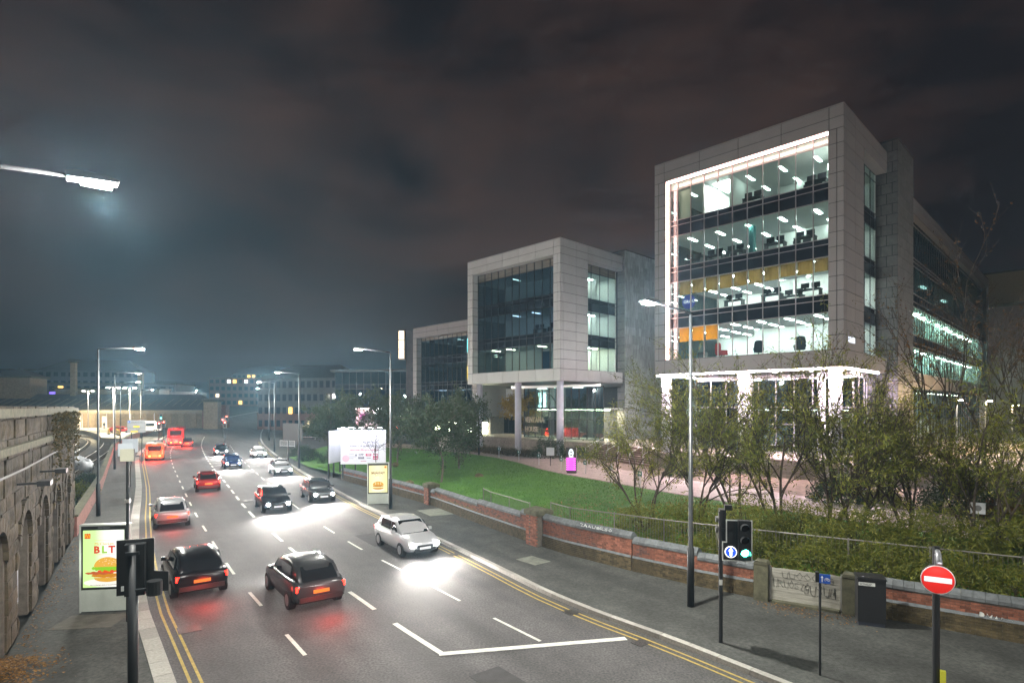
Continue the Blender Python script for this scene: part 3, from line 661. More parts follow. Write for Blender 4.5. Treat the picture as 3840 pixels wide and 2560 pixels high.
# furniture behind the windows
M_desk = plain('dark_desk', (0.03, 0.03, 0.03), .5); M_scr = plain('screen_back', (0.015, 0.015, 0.018), .4)
def desk(org, x, y, z, lab, rot=0.0):
    t = thing('office_desk', lab, 'desk', bw(org, x, y, z), BROT+rot, 'desks behind the office windows')
    ub('desk_top', t, M_desk, -.4, .4, -.75, .75, .70, .74)
    for sy in (-.7, .7): ub('leg', t, M_desk, -.35, .35, sy-.02, sy+.02, 0, .70)
    for sy in (-.38, .38):
        s = ub('monitor', t, M_scr, -.03, .0, sy-.3, sy+.3, .86, 1.24); ub('monitor_stand', t, M_scr, -.06, .04, sy-.08, sy+.08, .742, .86)
    return t
ORD = ('first', 'second', 'third', 'fourth', 'fifth', 'sixth', 'seventh')
for k, (x, y) in enumerate(((2.0, 3.2), (2.0, 5.4), (2.0, 8.6), (2.1, 10.4), (2.2, 12.4), (4.2, 4.2), (4.2, 9.4))): desk(OA, x, y, 18.68, 'dark two-monitor desk behind the second glass row from the top, '+('far right', 'second from right in front', 'centre', 'left of centre', 'far left', 'back row, right', 'back row, left')[k])
for k, (x, y) in enumerate(((1.9, 2.8), (1.9, 5.6), (2.2, 8.8), (3.6, 4.6))): desk(OA, x, y, 14.68, 'dark two-monitor desk below the brown window blinds, '+('far right', 'centre', 'left', 'behind the others')[k])
for k, (x, y) in enumerate(((2.0, 2.4), (2.1, 7.2), (3.6, 3.2))): desk(OA, x, y, 22.71, 'dark two-monitor desk on the top floor under the light strip, '+('right', 'left', 'behind the right one')[k])
for k, (x, y) in enumerate(((2.0, 2.6), (2.2, 5.0))): desk(OB, x, y, 14.83, 'dark two-monitor desk in the middle row of the pale building, '+('right one', 'left one')[k])
def armchair(org, x, y, z, m, lab, rz=0):
    t = thing('armchair', lab, 'armchair', bw(org, x, y, z), BROT+rz)
    ub('seat', t, m, -.34, .34, -.34, .34, .28, .46); ub('leg', t, M_desk, -.04, .04, -.04, .04, .03, .28); ub('foot', t, M_desk, -.3, .3, -.3, .3, 0, .03)
    bk = MB(); bk.prism([(-.3, .4), (.3, .4), (.36, .85), (.30, 1.2), (.15, 1.28), (-.15, 1.28), (-.30, 1.2), (-.36, .85)], .30, .42); bk.build('backrest', m, t)
    for s in (-1, 1): ub('arm', t, m, s*.34-.05, s*.34+.05, -.3, .32, .46, .66)
M_red = plain('red_fabric', (0.55, 0.03, 0.03), .8); M_gry = plain('slate_fabric', (0.06, 0.07, 0.09), .8)
armchair(OA, 1.8, 9.7, 10.63, M_red, 'red wingback armchair under the orange window blinds', R(60))
armchair(OA, 1.7, 6.6, 10.63, M_gry, 'slate wingback armchair beside the lit column, lowest window row', R(-70))
armchair(OA, 1.7, 3.5, 10.63, M_gry, 'dark high wingback armchair near the right end of the lowest window row', R(120))
ub('round_table_stub', itA, M_desk, 2.6, 3.2, 11.6, 12.3, 10.63, 11.35).name = 'low_table'

# ================================================================== WALLS
M_mortar = mat('mortar', (0.10, 0.085, 0.07), 0.95, 0.3, 6)
M_brick = rmat('red_brick', (0.20, 0.075, 0.045), 0.85, 0.38, 0.35, 9, 0.35, 60)
M_brickD = rmat('mossy_brick', (0.075, 0.058, 0.028), 0.9, 0.38, 0.45, 5, 0.4, 60)
M_cope = rmat('coping_stone', (0.105, 0.115, 0.12), 0.8, 0.18, 0.3, 6, 0.3, 40)
M_copeM = rmat('weathered_stone', (0.085, 0.082, 0.05), 0.9, 0.15, 0.4, 4, 0.4, 30)
def brick_wall(name, label, pl, heights, n_ind, seedv):
    """a brick wall along a polyline: core, projecting plinth course, individual bricks, coping stones"""
    rnd = random.Random(seedv)
    root = thing(name, label, 'wall')
    core = MB(); th = 0.30; bricks = []
    segs = list(zip(pl, pl[1:], heights))
    for a, b, h in segs:
        d = (b-a); L = d.length; t = d/L; n = Vector((-t.y, t.x))      # faces the road
        core.add([(p.x, p.y, z) for z in (0, h) for p in (a, b, b-n*th, a-n*th)], [(3, 2, 1, 0), (4, 5, 6, 7), (0, 1, 5, 4), (1, 2, 6, 5), (2, 3, 7, 6), (3, 0, 4, 7)])
        nz_ = int(h/0.078)
        for j in range(nz_):
            z0 = 0.10+j*0.078
            if z0+.07 > h: break
            low = z0 < 0.62
            out = 0.055 if low else 0.012
            s = 0.0 if j % 2 else -0.115
            while s < L:
                s0 = max(s, 0); s1 = min(s+0.222, L); s += 0.232
                if s1-s0 < 0.04: continue
                c = a+t*((s0+s1)/2)
                bricks.append((c.length, c, t, n, s1-s0, z0, out+rnd.uniform(-.006, .008), low))
        # bevelled plinth course and coping
        k = int(L/0.3)+1
        for i in range(k):
            s0, s1 = L*i/k+.004, L*(i+1)/k-.004; c = a+t*((s0+s1)/2)
            me = COPE[rnd.randrange(3)]; o = bpy.data.objects.new('coping_stone', me); o.location = (c.x-n.x*th/2, c.y-n.y*th/2, h+rnd.uniform(-.004, .004)); o.rotation_euler = (0, 0, math.atan2(t.y, t.x)); o.scale = (s1-s0, 1, 1)
            link(o, root)
        q = MB(); q.add([(p.x, p.y, z) for p, z in ((a+n*.07, .64), (b+n*.07, .64), (b+n*.012, .72), (a+n*.012, .72), (a+n*.0, .6), (b+n*.0, .6))], [(0, 1, 2, 3), (4, 5, 1, 0)]); q.build('plinth_course', M_cope, root)
    core.build('wall_core', M_mortar, root)
    bricks.sort(key=lambda r: r[0])
    rest = MB()
    for i, (dd, c, t, n, w, z0, out, low) in enumerate(bricks):
        if i < n_ind:
            o = bpy.data.objects.new('brick', _cube(M_brickD if low else M_brick)); o.location = (c.x+n.x*(out-.03), c.y+n.y*(out-.03), z0+.034); o.scale = (w, 0.06, 0.067); o.rotation_euler = (0, 0, math.atan2(t.y, t.x)); link(o, root)
        else:
            p, q = c-t*w/2, c+t*w/2; o1 = n*out; vs = []
            for z in (z0, z0+.067): vs += [(p.x, p.y, z), (q.x, q.y, z), (q.x+o1.x, q.y+o1.y, z), (p.x+o1.x, p.y+o1.y, z)]
            rest.add(vs, [(2, 3, 7, 6), (0, 3, 2, 1), (4, 5, 6, 7), (1, 2, 6, 5), (3, 0, 4, 7)], 1 if low else (0 if rnd.random() < .72 else 2))
    if rest.v:
        r = rest.build('brickwork', [M_brick, M_brickD, mat('dark_brick', (0.10, 0.05, 0.04), .9, .5, 9)], root); r['kind'] = 'stuff'
    return root
COPE = []
for k in range(3):
    e1 = random.uniform(-.012, .012)
    prof = [(-.20, 0), (.20, 0), (.20, .10+e1), (.05, .24), (-.05, .24), (-.20, .10)]
    n = len(prof); me = bpy.data.meshes.new('coping_shape')
    me.from_pydata([(-.5, y, z) for y, z in prof]+[(.5, y, z) for y, z in prof], [], [tuple(range(n))[::-1], tuple(range(n, 2*n))]+[(i, (i+1) % n, (i+1) % n+n, i+n) for i in range(n)])
    me.materials.append(M_cope); COPE.append(me)
# the roadside wall in four runs (polylines run so that the road lies to the right)
brick_wall('brick_wall', 'red brick roadside wall right of the black cabinet, with white scribble', V2([(11.2, 18.05), (11.63, 17.68), (14.04, 15.86), (16.5, 13.9), (20, 10.5)])[::-1], [1.08, 1.08, 1.08, 1.08], 240, 1)
brick_wall('brick_wall', 'long red brick roadside wall behind the street lamp, moss on its lower courses', V2([(8.25, 19.75), (6.73, 21.0), (4.78, 22.9)]), [1.08, 1.22], 220, 2)
brick_wall('brick_wall', 'red brick wall with white scrawl on its coping beside the capped pier', V2([(4.74, 22.95), (2.37, 25.6), (1.45, 26.9)]), [1.38, 1.38], 120, 3)
brick_wall('brick_wall', 'brick wall running along the lawn from the capped pier towards the lit poster', V2([(1.0, 27.55), (0.42, 28.5), (-1.95, 32.4), (-5.03, 37.8), (-8.9, 43.2), (-15.2, 51.6)]), [1.36, 1.2, 1.1, .95, .95], 60, 4)
def pier(name, label, x, y, rz, w, h, m, capm, brick=True):
    t = thing(name, label, 'pier', (x, y, 0), rz)
    ub('shaft', t, M_mortar if brick else m, -w/2+.01, w/2-.01, -w/2+.01, w/2-.01, 0.0, h)
    if brick:
        for j in range(int(h/.078)):
            z = .08+j*.078
            for k in range(int(w/.232)+1):
                for sd in (0, 1):
                    a0 = -w/2+k*.232+(.116 if j % 2 and k else 0); a1 = min(a0+.222, w/2)
                    if a1-a0 < .05: continue
                    if sd == 0: ub('brick', t, M_brick, a0, a1, -w/2-.002, -w/2+.05, z, z+.067)
                    else: ub('brick', t, M_brick, -w/2-.003, -w/2+.05, a0, a1, z, z+.067)
    c = MB(); q = w/2+.07
    c.add([(-q, -q, h), (q, -q, h), (q, q, h), (-q, q, h), (-q, -q, h+.22), (q, -q, h+.22), (q, q, h+.22), (-q, q, h+.22), (-.2, 0, h+.36), (.2, 0, h+.36)],
          [(3, 2, 1, 0), (0, 1, 5, 4), (1, 2, 6, 5), (2, 3, 7, 6), (3, 0, 4, 7), (4, 5, 9, 8), (5, 6, 9), (6, 7, 8, 9), (7, 4, 8)]).build('cap_stone', capm, t)
    return t
pier('gate_pier', 'square brick pier with mossy hipped stone cap beside the lawn', 1.25, 27.35, R(-55), .85, 1.55, M_brick, M_copeM)
pier('gate_pier', 'brick pier with dark hipped cap stone near the young lawn trees', -5.4, 38.7, R(-60), .75, 1.25, M_brick, M_copeM)
t = thing('stone_post', 'pale stone post at the end of the brick wall, left of the plank gate', 'post', (8.42, 19.5, 0), R(-35)); MB().slab([(-.22, -.2), (.22, -.2), (.22, .2), (-.22, .2)], 0.0, 1.34).build('shaft', M_copeM, t); MB().prism([(-.24, 1.34), (.24, 1.34), (.18, 1.44), (-.18, 1.44)], -.22, .22).build('cap', M_copeM, t)
t = thing('stone_post', 'pale stone post between the plank gate and the black cabinet', 'post', (10.62, 18.15, 0), R(-35)); MB().slab([(-.22, -.2), (.22, -.2), (.22, .2), (-.22, .2)], 0.0, 1.28).build('shaft', M_copeM, t); MB().prism([(-.24, 1.28), (.24, 1.28), (.18, 1.38), (-.18, 1.38)], -.22, .22).build('cap', M_copeM, t)
# plank gate
g0, g1 = Vector((8.66, 19.38)), Vector((10.42, 18.3)); d = g1-g0; gl = d.length
t = thing('plank_gate', 'pale weathered plank gate scribbled with black graffiti', 'gate', (g0.x, g0.y, 0), math.atan2(d.y, d.x))
M_plank = rmat('weathered_plank', (0.30, 0.29, 0.25), 0.85, 0.14, 0.3, 3, 0.4, 20, stretch=(.6, .6, 8))
for k in range(7): ub('plank', t, M_plank, 0.03, gl-.03, -.03+random.uniform(-.006, .006), .02, .20+k*.15, .20+k*.15+.143)
for x in (0.0, gl): ub('gate_post', t, M_steel, x-.03, x+.03, -.05, .05, .12, 1.30)
ub('concrete_sill', t, M_copeM, 0.05, gl-.05, -.25, .2, .1, .2)
def scribble(par, x0, x1, z0, z1, y, m, n, seedv, r=0.006, name='graffiti'):
    """tag-like hand lettering drawn as thin strokes on a surface (x right, z up)"""
    rn = random.Random(seedv); mb = MB(); w = (x1-x0)/n; h = z1-z0
    G = [[(0, 0), (0, 1), (.6, .8), (.1, .5), (.7, 0)], [(.7, .9), (.1, .8), (.6, .4), (.5, .05), (0, .1)], [(0, 0), (.3, 1), (.6, 0), (.45, .4), (.1, .4)], [(0, 1), (.1, .1), (.6, 0), (.7, .9)],
         [(.6, .9), (.1, .7), (.1, .2), (.6, .1), (.65, .5), (.3, .5)], [(0, .1), (.15, .9), (.35, .3), (.55, .95), (.7, 0)], [(.35, 1), (0, .5), (.35, 0), (.7, .5), (.35, 1)], [(0, .9), (.6, .9), (.1, 0), (.7, .05)]]
    for i in range(n):
        g = rn.choice(G); p = []
        for a, b in g: p.append((x0+w*(i+a*1.15+rn.uniform(-.06, .06)), y, z0+h*(b+rn.uniform(-.12, .12))))
        mb.tube(p, r, 4)
    o = mb.build(name, m, par); o['kind'] = 'stuff'; return o
M_blk = plain('black_marker', (0.01, 0.01, 0.012), .5); M_wht = plain('white_spray', (0.6, 0.62, 0.6), .7)
scribble(t, .35, 1.9, .95, 1.18, -.045, M_blk, 7, 3); scribble(t, .1, 1.2, .62, .9, -.045, M_blk, 7, 4); scribble(t, 1.0, 1.95, .5, .85, -.045, M_blk, 5, 5, .008)
# white scrawl on the coping and on the end wall
a, b = Vector((4.3, 23.44)), Vector((2.9, 25.0)); dd = b-a; an = math.atan2(-dd.y, -dd.x)
t = thing('graffiti_tag', 'white scrawled letters sprayed along the dark coping stones', 'graffiti', (b.x, b.y, 0), an)
scribble(t, .15, 1.9, 1.50, 1.62, -.10, M_wht, 8, 11, .011, 'letter_strokes')
a, b = Vector((13.0, 16.64)), Vector((14.2, 15.73)); dd = b-a
t = thing('graffiti_tag', 'white scribbled word on the brick wall right of the no entry sign', 'graffiti', (a.x, a.y, 0), math.atan2(dd.y, dd.x))
text('letter_strokes', 'DMARO', .27, M_wht, t, (.3, -.035, .64), (R(90), R(8), 0), bold=-.012, sx=.8)

# railing along the brook side of the park
M_rail = plain('galvanised_rail', (0.20, 0.19, 0.17), .5, .3)
def railing(label, pl, zb, zt, step=2.2, bars=0.12, name='railing'):
    root = thing(name, label, 'railing'); 
    for a, b in zip(pl, pl[1:]):
        d = b-a; L = d.length; t = d/L; k = max(1, round(L/step))
        mb = MB(); mb.tube([(a.x, a.y, zt), (b.x, b.y, zt)], .025, 6); mb.build('top_rail', M_rail, root)
        MB().tube([(a.x, a.y, zb+.12), (b.x, b.y, zb+.12)], .018, 5).build('bottom_rail', M_rail, root)
        for i in range(k+1):
            p = a+t*(L*i/k); MB().tube([(p.x, p.y, zb-.6), (p.x, p.y, zt+.05)], .03, 6).build('post', M_rail, root)
        mb = MB(); n = int(L/bars)
        for i in range(1, n):
            p = a+t*(L*i/n); mb.tube([(p.x, p.y, zb+.12), (p.x, p.y, zt)], .006, 3, cap=False)
        q = mb.build('bars', M_rail, root); q['kind'] = 'stuff'
railing('grey metal bar railing behind the brick wall under the willows', V2([(1.9, 28.3), (2.7, 26.9), (6.3, 24.0), (9.9, 21.7), (15.9, 18.0), (20, 14.5)]), .85, 1.92)
railing('short grey bar railing on the lawn edge left of the capped pier', V2([(0.9, 29.2), (-1.2, 33.0), (-1.7, 34.4)]), .85, 1.75)

# ---------------------------------------------------------------- stone arched wall on the left
M_ash = rmat('rough_sandstone', (0.050, 0.038, 0.022), 0.92, 0.34, 0.55, 2.5, 0.7, 22)
W0 = Vector((-13.34, 15.36)); wd = Vector((-0.533, 0.846)).normalized(); S0, S1 = -4.4, 16.3
vw = thing('stone_arch_wall', 'high rough sandstone wall with bricked-up arches along the left pavement', 'wall', (W0.x, W0.y, 0), math.atan2(wd.y, wd.x))
# local x along the wall (away from camera), local -y towards the pavement
OPN = [-1.25, 2.45, 6.0, 9.6, 13.2]; HW = 0.9; SPR = 2.6; CRN = SPR+HW
def opening_half(z):
    if z <= SPR: return HW
    if z >= CRN: return 0
    return math.sqrt(max(0, HW*HW-(z-SPR)**2))
STN = []
for k in range(5):
    me = bpy.data.meshes.new('rough_block'); vs = []; fs = []; nx_, nz_ = 4, 3
    for j in range(nz_+1):
        for i in range(nx_+1):
            edge = i in (0, nx_) or j in (0, nz_)
            vs.append((i/nx_-.5, (-.0 if edge else -random.uniform(.02, .34)), j/nz_-.5))
    for j in range(nz_):
        for i in range(nx_): q = j*(nx_+1)+i; fs.append((q, q+1, q+nx_+2, q+nx_+1))
    b = len(vs); vs += [(-.5, 1, -.5), (.5, 1, -.5), (.5, 1, .5), (-.5, 1, .5)]
    c00, c10, c01, c11 = 0, nx_, nz_*(nx_+1), nz_*(nx_+1)+nx_
    fs += [(b, b+1, c10, c00), (b+1, b+2, c11, c10), (b+2, b+3, c01, c11), (b+3, b, c00, c01)]
    me.from_pydata(vs, [], fs); me.materials.append(M_ash); STN.append(me)
z = 0.12; rn = random.Random(5)
while z < 6.3:
    h = rn.choice((.38, .45, .52)); zt = z+h; x = S0
    holes = []
    for o_ in OPN:
        hw = opening_half(min(z+.1, zt))
        if hw > 0: holes.append((o_-hw-.2, o_+hw+.2))
    top = 6.32-(0.25 if False else 0)
    while x < S1-.05:
        w = rn.uniform(.55, 1.05); x1 = min(x+w, S1)
        for a_, b_ in holes:
            if x < a_ < x1: x1 = a_
        inside = [b_ for a_, b_ in holes if a_-.001 <= x < b_]
        if inside: x = inside[0]; continue
        if x1-x > .08:
            o = bpy.data.objects.new('stone_block', STN[rn.randrange(5)]); o.location = ((x+x1)/2, 0.02+rn.uniform(-.03, .02), (z+zt)/2); o.scale = (x1-x-.02, .14, h-.02); link(o, vw)
        x = x1
    z = zt
ub('wall_core', vw, M_mortar, S0, S1-.02, .10, 1.2, 4.0, 6.3)
for p, q in zip([S0]+[o_+HW for o_ in OPN], [o_-HW for o_ in OPN]+[S1-.02]): ub('pier_core', vw, M_mortar, p, q, .08, 1.2, 0.1, 4.02)
M_inf = [mat('infill_blue', (0.10, 0.11, 0.16), .8, .2), mat('infill_grey', (0.12, 0.12, 0.13), .8, .2), mat('infill_dark', (0.06, 0.06, 0.08), .8, .2)]
for k, o_ in enumerate(OPN):
    # spandrel core round the arch
    mb = MB(); N = 12
    for i in range(N):
        a0 = o_-HW+2*HW*i/N; a1 = o_-HW+2*HW*(i+1)/N; z0 = SPR+math.sqrt(max(0, HW**2-(a0-o_)**2)); z1 = SPR+math.sqrt(max(0, HW**2-(a1-o_)**2))
        mb.add([(a0, .08, z0), (a1, .08, z1), (a1, .08, 4.02), (a0, .08, 4.02), (a0, .5, z0), (a1, .5, z1)], [(0, 1, 2, 3), (0, 4, 5, 1)])
    mb.build('arch_core', M_mortar, vw)
    for i in range(11):
        t0, t1 = math.pi*i/11+.02, math.pi*(i+1)/11-.02; vs = []
        for y in (-.05, .3):
            for t_, r_ in ((t0, HW), (t1, HW), (t1, HW+.34), (t0, HW+.34)): vs.append((o_-math.cos(t_)*r_, y, SPR+math.sin(t_)*r_))
        MB().add(vs, [(0, 1, 2, 3), (0, 4, 5, 1), (1, 5, 6, 2), (2, 6, 7, 3), (3, 7, 4, 0)]).build('arch_stone', M_ash, vw)
    ub('infill_panel', vw, M_inf[k % 3], o_-HW, o_+HW, .34, .40, .1, CRN)
    fr = empty('poster_frame', parent=vw); ub('frame', fr, plain('frame_metal', (.25, .26, .25), .4, .6), o_-.62, o_+.62, .27, .34, .55, 2.35)
    ub('poster', fr, mat('poster_%d' % k, [(.30, .20, .12), (.16, .18, .22), (.34, .30, .05), (.16, .15, .2), (.34, .33, .08)][k], .6, .6, 5, col2=[(.5, .45, .3), (.3, .3, .33), (.10, .14, .2), (.3, .3, .36), (.12, .2, .14)][k], stretch=(1.5, 1.5, 6)), o_-.55, o_+.55, .255, .271, .62, 2.28)
ub('coping', vw, M_copeM, S0, S1+.05, -.15, 1.3, 6.32, 6.55)
ub('end_face', vw, M_ash, S1-.02, S1+.02, .0, 1.2, .1, 6.3)
ub('string_course', vw, M_copeM, S0, S1, -.12, .1, 5.35, 5.55)
for x in (1.2, 5.0):
    f = thing('floodlight', 'small black floodlight on the sandstone wall, %s' % ('nearer one' if x < 2 else 'farther one'), 'floodlight', (W0.x+wd.x*x, W0.y+wd.y*x, 4.35), math.atan2(wd.y, wd.x))
    ub('lamp_body', f, M_blk, -.3, .3, -.75, -.45, 0, .14); ub('bracket', f, M_blk, -.03, .03, -.5, .12, .03, .09); ub('lens', f, plain('lens', (.5, .5, .5), .2), -.26, .26, -.755, -.751, .02, .12)
cd = MB(); cd.tube([(S0, -.16, 4.9), (1, -.16, 4.85), (8, -.16, 4.9)], .03, 6); cd.build('conduit', plain('conduit_grey', (.12, .12, .12), .6), vw)
# low brick wall farther on
lw = V2([(-21.9, 28.9), (-32.4, 45.5), (-57.6, 83.5), (-76, 115.4), (-96, 160)])
t = thing('low_brick_wall', 'long low red brick wall beside the railway along the left pavement', 'wall')
M_lowb = mat('pinkish_brick', (0.24, 0.11, 0.09), .85, .3, 3, .3)
for i, (a, b) in enumerate(zip(lw, lw[1:])):
    dd = (b-a); L = dd.length; tt = dd/L; an = math.atan2(tt.y, tt.x); n = max(1, round(L/2.4))
    for k in range(n):
        c = a+tt*(L*(k+.5)/n); z = gz(c.x, c.y)
        o = ub('wall_panel', t, M_lowb, 0, L/n-.01, 0, .3, 0, 1); o.location = (c.x, c.y, z+.55); o.scale = (L/n-.01, .28, 1.1); o.rotation_euler = (0, 0, an)
        o = ub('coping_stone', t, M_copeM, 0, 1, 0, 1, 0, 1); o.location = (c.x, c.y, z+1.15); o.scale = (L/n-.02, .38, .1); o.rotation_euler = (0, 0, an)

# ================================================================== STREET FURNITURE
M_post = plain('dark_post_paint', (0.014, 0.016, 0.018), .45, .0)
M_head = plain('lamp_head_grey', (0.12, 0.12, 0.12), .4, .4)
E_lamp = emit('street_lamp_glow', (0.88, 1.0, 0.93), 300)
def street_lamp(x, y, dx, dy, label, power, h=10.0, arm=2.3, z=None, shade=True, r=1.0):
    z = gz(x, y)+.11 if z is None else z
    t = thing('street_lamp', label, 'street lamp', (x, y, z), math.atan2(dy, dx), 'tall street lamps')
    MB().tube([(0, 0, 0), (0, 0, 1.9), (0, 0, 1.95), (0, 0, h-.1)], [.115*r, .115*r, .075*r, .05*r], 12).build('column', M_post, t, smooth=True)
    MB().tube([(0, 0, h-.12), (.05, 0, h-.05), (.35, 0, h-.02), (arm-.5, 0, h+.08)], [.05, .05, .04, .03], 8).build('arm', plain('arm_black', (.003, .003, .004), .8, 0, .1), t, smooth=True)
    hd = MB(); hd.prism([(arm-.6, h+.03), (arm+.05, h+.07), (arm+.08, h+.11), (arm-.1, h+.16), (arm-.5, h+.16), (arm-.62, h+.12)], -.14, .14); hd.build('lamp_head', M_head, t)
    ub('lens', t, E_lamp, arm-.42, arm-.02, -.10, .10, h+.0, h+.035)
    lamp('POINT', t, (arm-.22, 0, h-.16), power, (1.0, 0.97, 0.89), .14)
    return t
def perp(x0, y0, x1, y1, side):
    v = Vector((x1-x0, y1-y0)).normalized(); return (v.y*side, -v.x*side)
PW = 3000
street_lamp(5.81, 18.82, -.80, -.60, 'nearest tall lamp in front of the right-hand brick wall', PW, h=9.6)
street_lamp(-7.74, 36.85, -.85, -.52, 'tall lamp beside the lit burger poster at the brick wall', PW)
street_lamp(-22.3, 60.6, -.87, -.5, 'tall lamp at the far end of the lawn, left of the white billboard', PW)
street_lamp(-34.5, 84, -.87, -.5, 'fourth tall lamp along the right kerb, before the side street', PW*1.2)
street_lamp(-47, 112, -.87, -.5, 'fifth tall lamp along the right kerb, at the far junction', PW*1.2)
street_lamp(-8.25, 7.93, .79, .61, 'close lamp arm reaching in from the left, glaring high over the road', PW*.85)
street_lamp(-24.6, 34.4, .85, .52, 'nearest whole lamp on the left pavement, past the sandstone wall', PW)
street_lamp(-41.4, 60.3, .85, .52, 'second lamp on the left pavement, by the white direction sign', PW)
street_lamp(-55.5, 82, .85, .52, 'third lamp on the left pavement, by the queue of cars', PW)
street_lamp(-77, 120, .87, .5, 'fourth lamp on the left, beyond the red traffic lights', PW*1.2)
street_lamp(-104, 186, .9, .4, 'farthest lamp on the left side of the climbing road', PW*1.5)

street_lamp(18.5, 1.5, -.75, -.66, 'added tall lamp continuing the right-hand row, unseen just outside the view', PW*1.3)  # unseen lamp, added to put light on the grey building's right flank
street_lamp(46, 31, .2, .98, 'added tall lamp, unseen to the right of the view', PW*1.3, z=.1)  # another out-of-view lamp, added to brighten the flank side

# back-lit posters
def poster_frame(label, x, y, rz, w=1.42, h=2.78):
    t = thing('poster_stand', label, 'advert', (x, y, .11), rz)
    M_fr = plain('pale_frame', (.45, .48, .45), .35, .2)
    ub('frame_side', t, M_fr, -w/2, -w/2+.05, -.12, .12, 0, h); ub('frame_side', t, M_fr, w/2-.05, w/2, -.12, .12, 0, h); ub('frame_top', t, M_fr, -w/2+.05, w/2-.05, -.12, .12, h-.05, h)
    ub('base_panel', t, mat('base_panel_grey', (.42, .46, .42), .5, .08, 2), -w/2+.05, w/2-.05, -.115, .115, .04, .72); ub('plinth', t, M_blk, -w/2+.03, w/2-.03, -.10, .10, 0, .04)
    ub('bezel', t, plain('bezel_black', (.015, .017, .016), .3), -w/2+.05, w/2-.05, -.11, .11, .72, h-.05)
    return t
def disc(par, name, m, cx, cz, rx, rz_, y, a0=0, a1=2*math.pi, n=28, wob=0, th=.001):
    pts = [(cx+math.cos(a0+(a1-a0)*i/n)*rx, cz+math.sin(a0+(a1-a0)*i/n)*rz_*(1+wob*math.sin(i*2.3))) for i in range(n+1)]
    v = [(x, y, z) for x, z in pts]
    MB().add(v, [tuple(range(len(v)))]).build(name, m, par)
def arches(par, m, cx, cz, s, y):
    mb = MB()
    for k in (-1, 1):
        pts = [(cx+k*s*.30+math.cos(t_)*s*.27, cz-s*.42+math.sin(t_)*s*.92) for t_ in [math.pi*i/10 for i in range(11)]]
        pi_ = [(cx+k*s*.30+math.cos(t_)*s*.15, cz-s*.42+math.sin(t_)*s*.80) for t_ in [math.pi*i/10 for i in range(11)]]
        mb.add([(x, y, z) for x, z in pts+pi_], [(i, i+1, 12+i, 11+i) for i in range(10)])
    mb.build('logo_arches', m, par)
def pem(name, col, st=1.0): return emit('print_'+name, col, st*.55)
def gradmat(name, stops, st):
    """backlit print whose colour runs from side to side"""
    if name in MATS: return MATS[name]
    m = bpy.data.materials.new(name); m.use_nodes = True; n = m.node_tree.nodes; l = m.node_tree.links
    for q in list(n): n.remove(q)
    o = n.new('ShaderNodeOutputMaterial'); e = n.new('ShaderNodeEmission'); e.inputs[1].default_value = st
    tcn = n.new('ShaderNodeTexCoord'); sx = n.new('ShaderNodeSeparateXYZ'); rp = n.new('ShaderNodeValToRGB')
    l.new(tcn.outputs['Object'], sx.inputs[0]); ad = n.new('ShaderNodeMath'); ad.inputs[1].default_value = 0.5; l.new(sx.outputs[0], ad.inputs[0]); l.new(ad.outputs[0], rp.inputs[0])
    while len(rp.color_ramp.elements) < len(stops): rp.color_ramp.elements.new(.5)
    for el, (p, c) in zip(rp.color_ramp.elements, stops): el.position = p; el.color = (*c, 1)
    l.new(rp.outputs[0], e.inputs[0]); l.new(e.outputs[0], o.inputs[0]); MATS[name] = m; return m
t = poster_frame('large lit poster of a chicken burger on the left pavement', -12.93, 18.42, R(8))
ub('poster', t, gradmat('print_green_white', [(0, (.60, .86, .30)), (.28, (.62, .90, .36)), (.55, (.95, 1.0, .88)), (.8, (.98, 1.0, .92)), (1, (.85, .97, .75))], .62), -.60, .60, -.120, -.112, .80, 2.60)
Y0 = -.124
disc(t, 'table_print', pem('table', (.95, .93, .82)), 0, .95, .58, .12, Y0)
disc(t, 'bun_base', pem('bun', (.85, .45, .06), .9), .12, 1.10, .40, .14, Y0-.002, math.pi, 2*math.pi)
disc(t, 'patty', pem('patty', (.72, .28, .02), .9), .10, 1.17, .46, .07, Y0-.003, wob=.1)
disc(t, 'bacon', pem('bacon', (.62, .14, .04), .9), -.12, 1.25, .42, .05, Y0-.004, wob=.35)
disc(t, 'tomato', pem('tomato', (.85, .10, .02), 1.0), .18, 1.31, .36, .055, Y0-.005)
disc(t, 'lettuce', pem('lettuce', (.28, .62, .03), 1.0), .10, 1.40, .45, .085, Y0-.006, n=40, wob=.45)
disc(t, 'bun_top', pem('bun_top', (.88, .47, .07), .95), .12, 1.44, .40, .31, Y0-.007, 0, math.pi)
for i in range(26):
    a_ = random.uniform(.4, 2.7); r_ = random.uniform(.3, .95); disc(t, 'sesame_seed', pem('seed', (1, .88, .62), 1.0), .12+math.cos(a_)*.40*r_, 1.44+math.sin(a_)*.31*r_, .012, .009, Y0-.009, n=6)
text('lettering', 'McChicken', .125, pem('orange_text', (.85, .42, .05)), t, (.02, Y0-.003, 2.13), align='CENTER', sx=1.0)
for s_, c_, x_ in (('B', (.72, .06, .02), -.20), ('L', (.35, .66, .06), .02), ('T', (.72, .06, .02), .24)):
    text('lettering', s_, .31, pem('blt_'+s_, c_), t, (x_, Y0-.003, 1.88), align='CENTER', bold=.012)
ub('rule_line', t, pem('orange_text', (.85, .42, .05)), -.30, .34, Y0-.004, Y0-.002, 1.83, 1.837); ub('rule_line', t, pem('orange_text', (.85, .42, .05)), -.28, .32, Y0-.004, Y0-.002, 2.28, 2.287)
text('lettering', 'ONLY AVAILABLE UNTIL 17TH NOVEMBER', .042, pem('brown_text', (.2, .1, .04)), t, (.0, Y0-.003, .85), align='CENTER')
